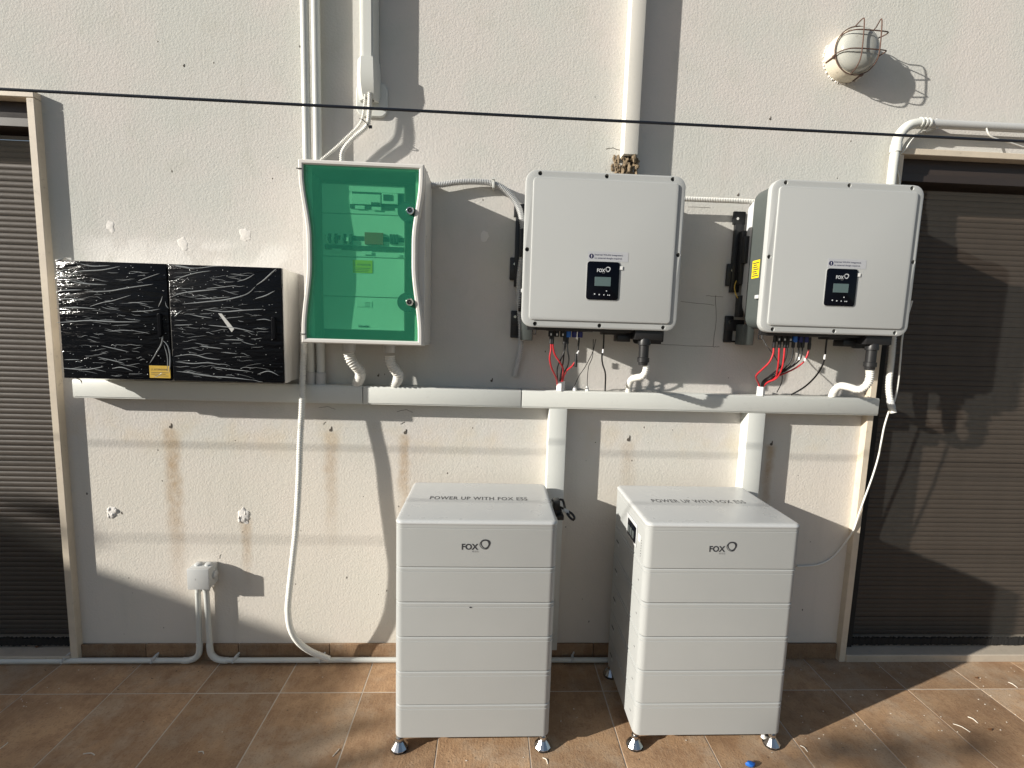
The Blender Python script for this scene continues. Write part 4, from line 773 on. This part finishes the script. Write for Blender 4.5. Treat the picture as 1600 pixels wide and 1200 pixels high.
dcs((-.004, .045), [
    ('outermost red cable bowing far left under the right inverter', 'red', [(1.1014,-0.1470,1.4101), (1.1014,-0.1470,1.3828), (1.0933,-0.1400,1.3496), (1.0816,-0.1200,1.3225), (1.0750,-0.0900,1.2939), (1.0878,-0.0700,1.2765), (1.1122,-0.0500,1.2511), (1.1204,-0.0450,1.2214)], .0035),
    ('left of two parallel red cables hanging straight under the right inverter', 'red', [(1.1231,-0.1470,1.4107), (1.1251,-0.1470,1.3759), (1.1302,-0.1400,1.3405), (1.1402,-0.1200,1.3087), (1.1492,-0.1000,1.2864), (1.1449,-0.0700,1.2675), (1.1314,-0.0500,1.2490), (1.1313,-0.0450,1.2216)], .0035),
    ('right of two parallel red cables hanging straight under the right inverter', 'red', [(1.1448,-0.1470,1.4114), (1.1456,-0.1470,1.3765), (1.1477,-0.1400,1.3334), (1.1512,-0.1200,1.3039), (1.1497,-0.1000,1.2813), (1.1371,-0.0700,1.2646), (1.1318,-0.0500,1.2436), (1.1313,-0.0450,1.2216)], .0035),
    ('red cable sweeping from the far right plug under the right inverter', 'red', [(1.2429,-0.1470,1.4067), (1.2380,-0.1470,1.3790), (1.2298,-0.1400,1.3533), (1.2077,-0.1300,1.3292), (1.1794,-0.1200,1.3097), (1.1566,-0.1000,1.2918), (1.1423,-0.0700,1.2674), (1.1316,-0.0500,1.2463), (1.1313,-0.0450,1.2216)], .0035),
    ('black cable nearest the red pair under the right inverter', 'blackwire', [(1.1550,-0.1470,1.4116), (1.1538,-0.1470,1.3717), (1.1457,-0.1400,1.3409), (1.1345,-0.1200,1.3137), (1.1283,-0.0900,1.2901), (1.1267,-0.0600,1.2659), (1.1259,-0.0450,1.2215)], .0028),
    ('second black cable right of the red pair under the right inverter', 'blackwire', [(1.1781,-0.1470,1.4123), (1.1789,-0.1470,1.3774), (1.1689,-0.1400,1.3416), (1.1530,-0.1200,1.3116), (1.1336,-0.0900,1.2902), (1.1270,-0.0600,1.2633), (1.1272,-0.0450,1.2215)], .0028),
    ('black cable with the white wrap under the right inverter', 'blackwire', [(1.2011,-0.1470,1.4130), (1.2021,-0.1470,1.3781), (1.1893,-0.1400,1.3446), (1.1632,-0.1200,1.3144), (1.1421,-0.0900,1.2852), (1.1299,-0.0600,1.2607), (1.1259,-0.0450,1.2215)], .0028),
    ('black cable beside the sweeping red one under the right inverter', 'blackwire', [(1.2165,-0.1470,1.4134), (1.2152,-0.1470,1.3759), (1.2066,-0.1400,1.3526), (1.1697,-0.1300,1.3180), (1.1379,-0.1000,1.2939), (1.1252,-0.0700,1.2775), (1.1198,-0.0550,1.2546), (1.1259,-0.0450,1.2215)], .003)], 'solar cables under the right inverter')
wire('data_cable', 'thin black cable crossing from the right inverter bracket down to the red cables', [(1.0636,-0.1000,1.4731), (1.0767,-0.1100,1.4383), (1.0887,-0.1300,1.4066), (1.1115,-0.1400,1.3752), (1.1416,-0.1300,1.3401), (1.1681,-0.1100,1.3008), (1.1875,-0.0800,1.2644), (1.1911,-0.0500,1.2211)], .0018, 'blackwire')
wire('signal_cable', 'single black cable swinging left into the trunking below the right inverter', [(1.3154,-0.1400,1.4509), (1.3148,-0.1400,1.4084), (1.3222,-0.1300,1.3703), (1.3240,-0.1100,1.3254), (1.3140,-0.0850,1.2812), (1.2942,-0.0600,1.2435), (1.2520,-0.0500,1.2118)], .0034, 'blackwire')
bm = B(); tube(bm, [(1.3172,-0.1370,1.3870), (1.3216,-0.1300,1.3677)], .0040, 8, sm=False); tag(obj('white_band', bm, 'white'), 'white marker band on the single black cable under the right inverter', 'cable wrap')
for n_, q in enumerate(((1.2069,-0.1470,1.3682), (1.2312,-0.1460,1.3638))):
    bm = B(); lathe(bm, (q[0], q[1] - .001, 0), ((q[2] - .006, .004), (q[2] + .006, .0044)), 'z', 8); tag(obj('white_wrap', bm, 'white'), ('white wrap on a black cable under the right inverter', 'white wrap on a red cable under the right inverter')[n_], 'cable wrap')
hose('ribbed_hose', 'white ribbed hose from the right inverter gland, curling left onto the trunking', [(1.4647,-0.1880,1.3333), (1.4682,-0.1880,1.3036), (1.4655,-0.1800,1.2727), (1.4527,-0.1600,1.2523), (1.4397,-0.1250,1.2578), (1.4362,-0.0800,1.2574), (1.4288,-0.0600,1.2362), (1.4356,-0.0400,1.2067)], .0150, 'hose', .0027, .0070, group='ribbed hoses at the inverter glands', seg=14)
wire('earth_cable', 'green and yellow earth wire behind the right inverter bracket', [(1.0216,-0.0300,1.6985), (0.9991,-0.0300,1.6824), (0.9858,-0.0300,1.6513), (0.9860,-0.0400,1.6199), (0.9931,-0.0500,1.5991)], .0022, 'ochre', 'cable')

# ------------------------------------------------------------ bulkhead lamp
lx, lz = 1.373, 2.545
lm = thing('bulkhead_lamp', 'old round bulkhead lamp with frosted glass in a rusty wire cage', 'lamp', (lx, 0, lz))
bm = B(); lathe(bm, (lx, 0, lz), ((-.0005, .088), (-.008, .0895), (-.050, .086), (-.056, .083)), 'y', 36); obj('lamp_base', bm, 'lampbase', lm)
bm = B(); lathe(bm, (lx, 0, lz), ((-.0562, .079), (-.070, .0785), (-.082, .073), (-.090, .063), (-.096, .047), (-.099, .028), (-.1, .012), (-.1, .0001)), 'y', 36); obj('lamp_glass', bm, 'lampglass', lm)
cg = B(); rr = .0022
tube(cg, [(lx + .087 * math.cos(2 * math.pi * k / 32), -.060, lz + .087 * math.sin(2 * math.pi * k / 32)) for k in range(33)], rr, 6, sm=False)
for s_ in (.047, -.018):
    h = math.sqrt(.087 ** 2 - s_ * s_); z = lz + s_
    tube(cg, [(lx - h, -.060, z), (lx - h * .95, -.080, z), (lx - h * .72, -.102, z), (lx - h * .3, -.108, z), (lx + .04, -.107, z), (lx + .078, -.104, z), (lx + .0865, -.096, z), (lx + .084, -.080, z), (lx + h, -.060, z)], rr, 6)
for s_ in (-.017, .051):
    h = math.sqrt(.087 ** 2 - s_ * s_); x = lx + s_
    tube(cg, [(x, -.060, lz - h), (x, -.082, lz - h * .93), (x, -.104, lz - h * .72), (x, -.111, lz - h * .3), (x, -.110, lz + .04), (x, -.106, lz + .083), (x, -.098, lz + .091), (x, -.080, lz + h + .004), (x, -.060, lz + h)], rr, 6)
obj('wire_cage', cg, 'rust', lm)
for a in (195, 290):
    x, z = lx + .089 * math.cos(R(a)), lz + .089 * math.sin(R(a)); bm = B(); tube(bm, [(x, -.012, z), (x, -.040, z), (x - .002 * math.cos(R(a)), -.056, z)], .0032, 7); lathe(bm, (x, 0, z), ((-.062, .005), (-.054, .006), (-.050, .004)), 'y', 8); obj('cage_clip', bm, 'rust', lm)
bm = B()
for k in range(46):
    a = R(150 + 170 * rnd.random()); lump(bm, (lx + .090 * math.cos(a), -.001, lz + .090 * math.sin(a)), rnd.uniform(.003, .006), .004, rnd.uniform(.003, .006), .6, 150, 1)
obj('sealant_bead', bm, 'filler', lm)

# ------------------------------------------------------------ junction box and floor conduits
jx0, jx1, jz0, jz1 = -1.204, -1.119, .356, .443
jb = thing('junction_box', 'small square grey junction box low on the wall with two conduits below', 'junction box', (jx0, 0, jz0))
bm = B(); box(bm, jx0, jx1, -.058, -.0005, jz0, jz1, bev=.004); obj('box_body', bm, 'pvc_grey', jb)
bm = B(); box(bm, jx0 - .001, jx1 + .001, -.071, -.0585, jz0 - .001, jz1 + .001, bev=.003); obj('box_lid', bm, 'pvc_grey', jb)
bm = B()
for x in (jx0 + .024, jx1 - .020): lathe(bm, (x, -.03, 0), ((jz1 - .001, .016), (jz1 + .006, .0145), (jz1 + .009, .009)), 'z', 16)
lathe(bm, (0, -.03, jz0 + .045), ((jx1 - .001, .018), (jx1 + .007, .0165), (jx1 + .010, .011)), 'x', 16); lathe(bm, (0, -.03, jz0 + .045), ((jx0 + .001, .018), (jx0 - .007, .0165), (jx0 - .010, .011)), 'x', 16); obj('knockout', bm, 'pvc_grey', jb)
text('lettering', 'T', .010, 'ink_soft', jb, (jx0 + .030, -.0714, jz0 + .04))
for x, lab in (((-1.1848,-0.0300,0.3084)[0], 'left'), ((-1.1537,-0.0300,0.3085)[0], 'right')):
    bm = B(); lathe(bm, (x, -.03, 0), ((jz0 - .030, .0128), (jz0 - .012, .0150), (jz0 - .010, .0150), (jz0 - .009, .012), (jz0 + .002, .012)), 'z', 16); obj('cable_gland', bm, 'pvc_white', jb)
def floor_run(lab, xt, sgn, xend, zend):
    c = thing('conduit', lab, 'conduit', (xt, -.03, .02), 'floor conduits from the junction box')
    r = .0108; zb = .016
    mtube('pipe', 'pvc_white', c, [(xt, -.03, jz0 - .02), (xt + .004 * sgn, -.03, .085)], r, seg=14, step=1)
    mtube('elbow', 'pvc_white', c, [(xt + .004 * sgn, -.03, .095), (xt + .004 * sgn, -.03, .075), (xt + .009 * sgn, -.03, .045), (xt + .028 * sgn, -.03, .024), (xt + .055 * sgn, -.03, zb), (xt + .075 * sgn, -.03, zb)], r * 1.18, seg=14)
    mtube('pipe', 'pvc_white', c, [(xt + .070 * sgn, -.03, zb), ((xt + xend) / 2, -.03, zb), (xend, -.038, zend)], r, seg=14, step=.5)
    k = 0
    x = xt + sgn * (.19 if sgn < 0 else .11)
    while (xend - x) * sgn > .05:
        bm = B(); box(bm, x - .006, x + .006, -.046, -.0125, .0245, .0300, bev=.001, seg=1); tube(bm, [(x + .008, -.014, .040), (x - .004, -.03, .030), (x - .008, -.044, .012)], .004, 6); obj('pipe_clip', bm, 'pvc_grey', c); x += sgn * .36
floor_run('white conduit from the junction box running left along the floor edge', (-1.1884,-0.0300,0.2231)[0], -1, -2.6, .013)
floor_run('white conduit from the junction box running right behind the battery towers', (-1.1546,-0.0300,0.2232)[0], 1, 1.25, .014)

# ------------------------------------------------------------ battery towers
TW, TD = .527, .395
def make_tower(x0, label):
    cx, cy = x0 + TW / 2, -.478 + TD / 2
    t = thing('battery_tower', label, 'battery', (cx, cy, 0), 'stacked battery towers')
    zz = [.058, .180, .302, .426, .548, .670]
    for k in range(5):
        a, b_ = zz[k] + .0012, zz[k + 1] - .0012
        bm = B(); loft_z(bm, cx, cy, TW, TD, .024, ((a, .0035 if k == 0 else .003), (a + .0025, 0), (b_ - .0150, 0), (b_ - .0144, .0016), (b_ - .0128, .0016), (b_ - .0120, .0003), (b_ - .0030, .0003), (b_, .0036)), 7)
        md = obj('battery_module', bm, 'shell', t)
        for (y, w, h, m) in ((-.165, .030, .006, 'darkgrey'), (-.172, .016, .010, 'chassis'), (-.432, .010, .003, 'ink_soft')):
            mbox('side_slot', m, md, x0 - .0012, x0 - .0002, y, y + w, a + .055 - h / 2 + (.010 if m == 'darkgrey' else 0), a + .055 + h / 2 + (.010 if m == 'darkgrey' else 0))
    bm = B(); loft_z(bm, cx, cy, TW, TD, .024, ((.6708, .002), (.6733, 0), (.8010, 0), (.8018, .0011), (.8032, .0011), (.8040, 0), (.8145, 0)), 7); hd = obj('control_head', bm, 'shell', t)
    bm = B(); loft_z(bm, cx, cy, TW + .002, TD + .002, .025, ((.8150, .001), (.8165, 0), (.8205, 0), (.8225, .0010), (.8255, .004), (.8272, .008), (.8280, .013)), 7); ld = obj('lid', bm, 'lid', t)
    text('lettering', 'POWER UP WITH FOX ESS', .043, 'ink_mid', ld, (cx - .178, -.281, .8284), (1, 0, 0), (0, 1, 0), bold=.018, spacing=1.1, width=.356)
    text('lettering', 'FOX', .0275, 'ink', hd, (cx - .049, -.4786, .7325), bold=.03, width=.054)
    text('lettering', 'ESS', .0075, 'ink_soft', hd, (cx - .014, -.4786, .7235), width=.020)
    emblem('emblem', 'ink', hd, cx + .028, -.4786, .7525, .032)
    # recessed switch panel on the left flank
    bm = B(); y0, y1, z0, z1 = -.385, -.265, .700, .782
    sp = bpy.data.objects.new('switch_panel', None); COL.objects.link(sp); sp.parent = t
    sp.location = -world_loc(t)
    mbox('panel_frame', 'chassis', sp, x0 - .0035, x0 - .0004, y0, y1, z0, z1, bev=.001)
    mbox('switch_window', 'black_gloss', sp, x0 - .0065, x0 - .0037, y0 + .004, y1 - .022, z0 + .012, z1 - .012, bev=.001)
    for k in range(3): mbox('breaker_toggle', 'darkgrey', sp, x0 - .0110, x0 - .0067, y0 + .014 + .026 * k, y0 + .030 + .026 * k, z0 + .026, z1 - .030, bev=.001)
    bm = B()
    for k in range(7): box(bm, x0 - .0011, x0 - .0003, -.4315 - .0006 * k, -.4285 - .0006 * k, .690 + .0095 * k, .6925 + .0095 * k)
    obj('indicator_marks', bm, 'ink', hd)
    mbox('white_tag', 'white', hd, x0 - .0011, x0 - .0003, -.420, -.396, .735, .758)
    for (x, y) in ((x0 + .013, -.455), (x0 + TW - .018, -.455), (x0 + .013, -.478 + TD - .023), (x0 + TW - .018, -.478 + TD - .023)):
        f = bpy.data.objects.new('foot', None); COL.objects.link(f); f.parent = t; f.location = Vector((x, y, 0)) - Vector((cx, cy, 0))
        bm = B(); lathe(bm, (x, y, 0), ((.0065, .0292), (.0095, .0296), (.0310, .0135), (.0315, .0105), (.0360, .0105), (.0362, .0130), (.0440, .0130), (.0442, .0085), (.0590, .0085)), 'z', 12); obj('foot_cone', bm, 'chrome', f, ang=20)
        bm = B(); lathe(bm, (x, y, 0), ((0.0, .0275), (.0062, .0298)), 'z', 20); obj('rubber_pad', bm, 'black', f)
    return t
tw1 = make_tower(-.2905, 'left white battery tower, in front of the long hanging hose and its shadow')
tw2 = copy_tree(tw1); tw2.location.x += .8215
tw2['label'] = 'right white battery tower, its sunlit left flank with a switch panel showing'
cb2 = thing('connector_bundle', 'black connectors with a tied lead sticking out beside the right flank of the left tower', 'connector', (.238, -.27, .70))
bm = B()
for q, sx, sz in (((0.2612,-0.2500,0.8030), .012, .020), ((0.2671,-0.2500,0.7758), .014, .014), ((0.2743,-0.2700,0.7665), .012, .010)): box(bm, q[0] - sx, q[0] + sx, q[1] - .02, q[1] + .02, q[2] - sz, q[2] + sz, bev=.003)
obj('plug', bm, 'black', cb2)
mtube('lead', 'blackwire', cb2, [(0.2480,-0.2200,0.8067), (0.2724,-0.2200,0.8095), (0.2878,-0.2300,0.8134), (0.2927,-0.2500,0.7985), (0.2932,-0.2800,0.7903), (0.3022,-0.3000,0.7813)], .0048, seg=8)
mtube('lead', 'blackwire', cb2, [(0.2550,-0.2400,0.8116), (0.2638,-0.2500,0.7981), (0.2793,-0.2600,0.7947), (0.2931,-0.2800,0.7928), (0.3113,-0.3000,0.7887), (0.3206,-0.3100,0.7783), (0.3175,-0.3100,0.7674), (0.3030,-0.3100,0.7781), (0.2948,-0.3000,0.7885)], .0044, seg=8)
bm = B(); q = Vector((0.2928,-0.2900,0.7918)); tube(bm, [q + Vector((-.009, 0, .005)), q + Vector((.009, 0, -.005))], .0085, 8, sm=False); obj('cable_wrap', bm, 'tape', cb2)

bm = B(); q = (-0.0435,-0.4790,0.5327); lump(bm, q, .0035, .0015, .0022, .6, 300, 2); o = obj('paint_chip', bm, 'ink', tw1)
bm = B()
for _ in range(90):
    x, z = rnd.uniform(-1.65, 1.55), rnd.uniform(.1, 2.9); k = rnd.uniform(.0012, .0032)
    if rnd.random() < .5: z = rnd.uniform(.1, 1.1)
    lump(bm, (x, 0, z), k, .0008, k * rnd.uniform(.5, 2.2), .7, 250, 1)
o = obj('plaster_specks', bm, 'crack', wall); o['kind'] = 'stuff'
# ------------------------------------------------------------ clotheslines
def sagline(y, z, lab):
    pts = [(-6.0, y, z + .012), (-3, y, z + .004), (0, y, z), (3, y, z + .004), (6.0, y, z + .012)]
    bm = B(); tube(bm, pts, .0030, 8, step=.25); o = obj('clothesline', bm, 'darkline'); return tag(o, lab, 'clothesline', 'clotheslines in front of the wall')
M['darkline'] = mat('dark_plastic_line', (0.010, 0.014, 0.022), 0.35)
sagline(-.945, 1.879, 'taut dark clothesline crossing the picture in front of the cabinets')
sagline(-1.365, 1.897, 'second clothesline behind the first, above the picture')

# ------------------------------------------------------------ litter on the tiles
bm = B()
for _ in range(170):
    if rnd.random() < .68: x, y = rnd.uniform(1.15, 2.6), rnd.uniform(-.52, -.05)
    elif rnd.random() < .5: x, y = rnd.uniform(-2.2, -1.55), rnd.uniform(-.28, -.05)
    else: x, y = rnd.uniform(-1.6, 1.2), rnd.uniform(-.6, -.06)
    s = rnd.uniform(.0007, .0024) * (1.3 if rnd.random() < .15 else 1); lump(bm, (x, y, s * .5), s * rnd.uniform(.6, 1.8), s, s * .6, .6, 300, 1)
for (a, b_) in (((1.8032,-0.3737,0.0000), (1.8326,-0.4123,0.0000)), ((1.1423,-0.4622,0.0000), (1.1529,-0.4885,0.0000)), ((0.2140,-0.4987,0.0000), (0.2286,-0.5232,0.0000)), ((1.8959,-0.3410,0.0000), (1.9054,-0.3718,0.0000)), ((2.2662,-0.1586,-0.0000), (2.2715,-0.1922,0.0000)), ((-0.4829,-0.4545,0.0000), (-0.4951,-0.4842,0.0000)), ((-1.6061,-0.4150,0.0000), (-1.6069,-0.4401,0.0000)), ((-1.3201,-0.4635,0.0000), (-1.2789,-0.4689,0.0000)), ((-0.9487,-0.4610,0.0000), (-0.9275,-0.4687,0.0000))):
    tube(bm, [a, Vector(a).lerp(Vector(b_), .5) + Vector((.004, .004, .002)), b_], .0016, 5)
o = obj('plaster_crumbs', bm, 'debris'); o['kind'] = 'stuff'; o['label'] = 'pale plaster crumbs and shavings scattered over the tiles'
bm = B()
for _ in range(150):
    x = rnd.uniform(-2.3, 2.6); y = -.012 - abs(rnd.gauss(0, .05)) if rnd.random() < .6 else rnd.uniform(-.6, -.05); s = rnd.uniform(.0008, .0026); lump(bm, (x, y, s * .4), s * rnd.uniform(.6, 2), s, s * .5, .6, 300, 1)
o = obj('dirt_specks', bm, 'bark'); o['kind'] = 'stuff'; o['label'] = 'brown dirt specks and leaf bits gathered along the wall foot'
bm = B(); q = (0.9164,-0.5401,0.0000); lump(bm, (q[0], q[1], .008), .016, .010, .009, .5, 90, 2); tag(obj('plastic_scrap', bm, 'blue'), 'blue plastic scrap on the tiles at the bottom edge', 'scrap')
bm = B(); q = Vector((1.0177,-0.4418,0.0000))
for k in range(5): lump(bm, q + Vector((rnd.uniform(-.006, .006), rnd.uniform(-.008, .008), .008 + .004 * k)), .006, .006, .005, .6, 150, 2)
tag(obj('crumpled_foil', bm, 'white'), 'crumpled white scrap against the right tower front foot', 'scrap')
for (q, lab) in (((1.9165,-0.4045,0.0000), 'brown dry leaf on the sunlit tiles at the right'), ((2.1462,-0.1350,0.0000), 'small brown leaf on the tiles before the right door'), ((-1.8999,0.0242,0.0360), 'dark leaf lying on the left door sill')):
    bm = B(); P = [bm.verts.new((q[0] + x, q[1] + y, q[2] + .002 + h)) for x, y, h in ((-.010, 0, .004), (0, .006, 0), (.012, .002, .005), (.001, -.006, .001))]; bm.faces.new(P); tag(obj('dry_leaf', bm, 'dryleaf'), lab, 'leaf')
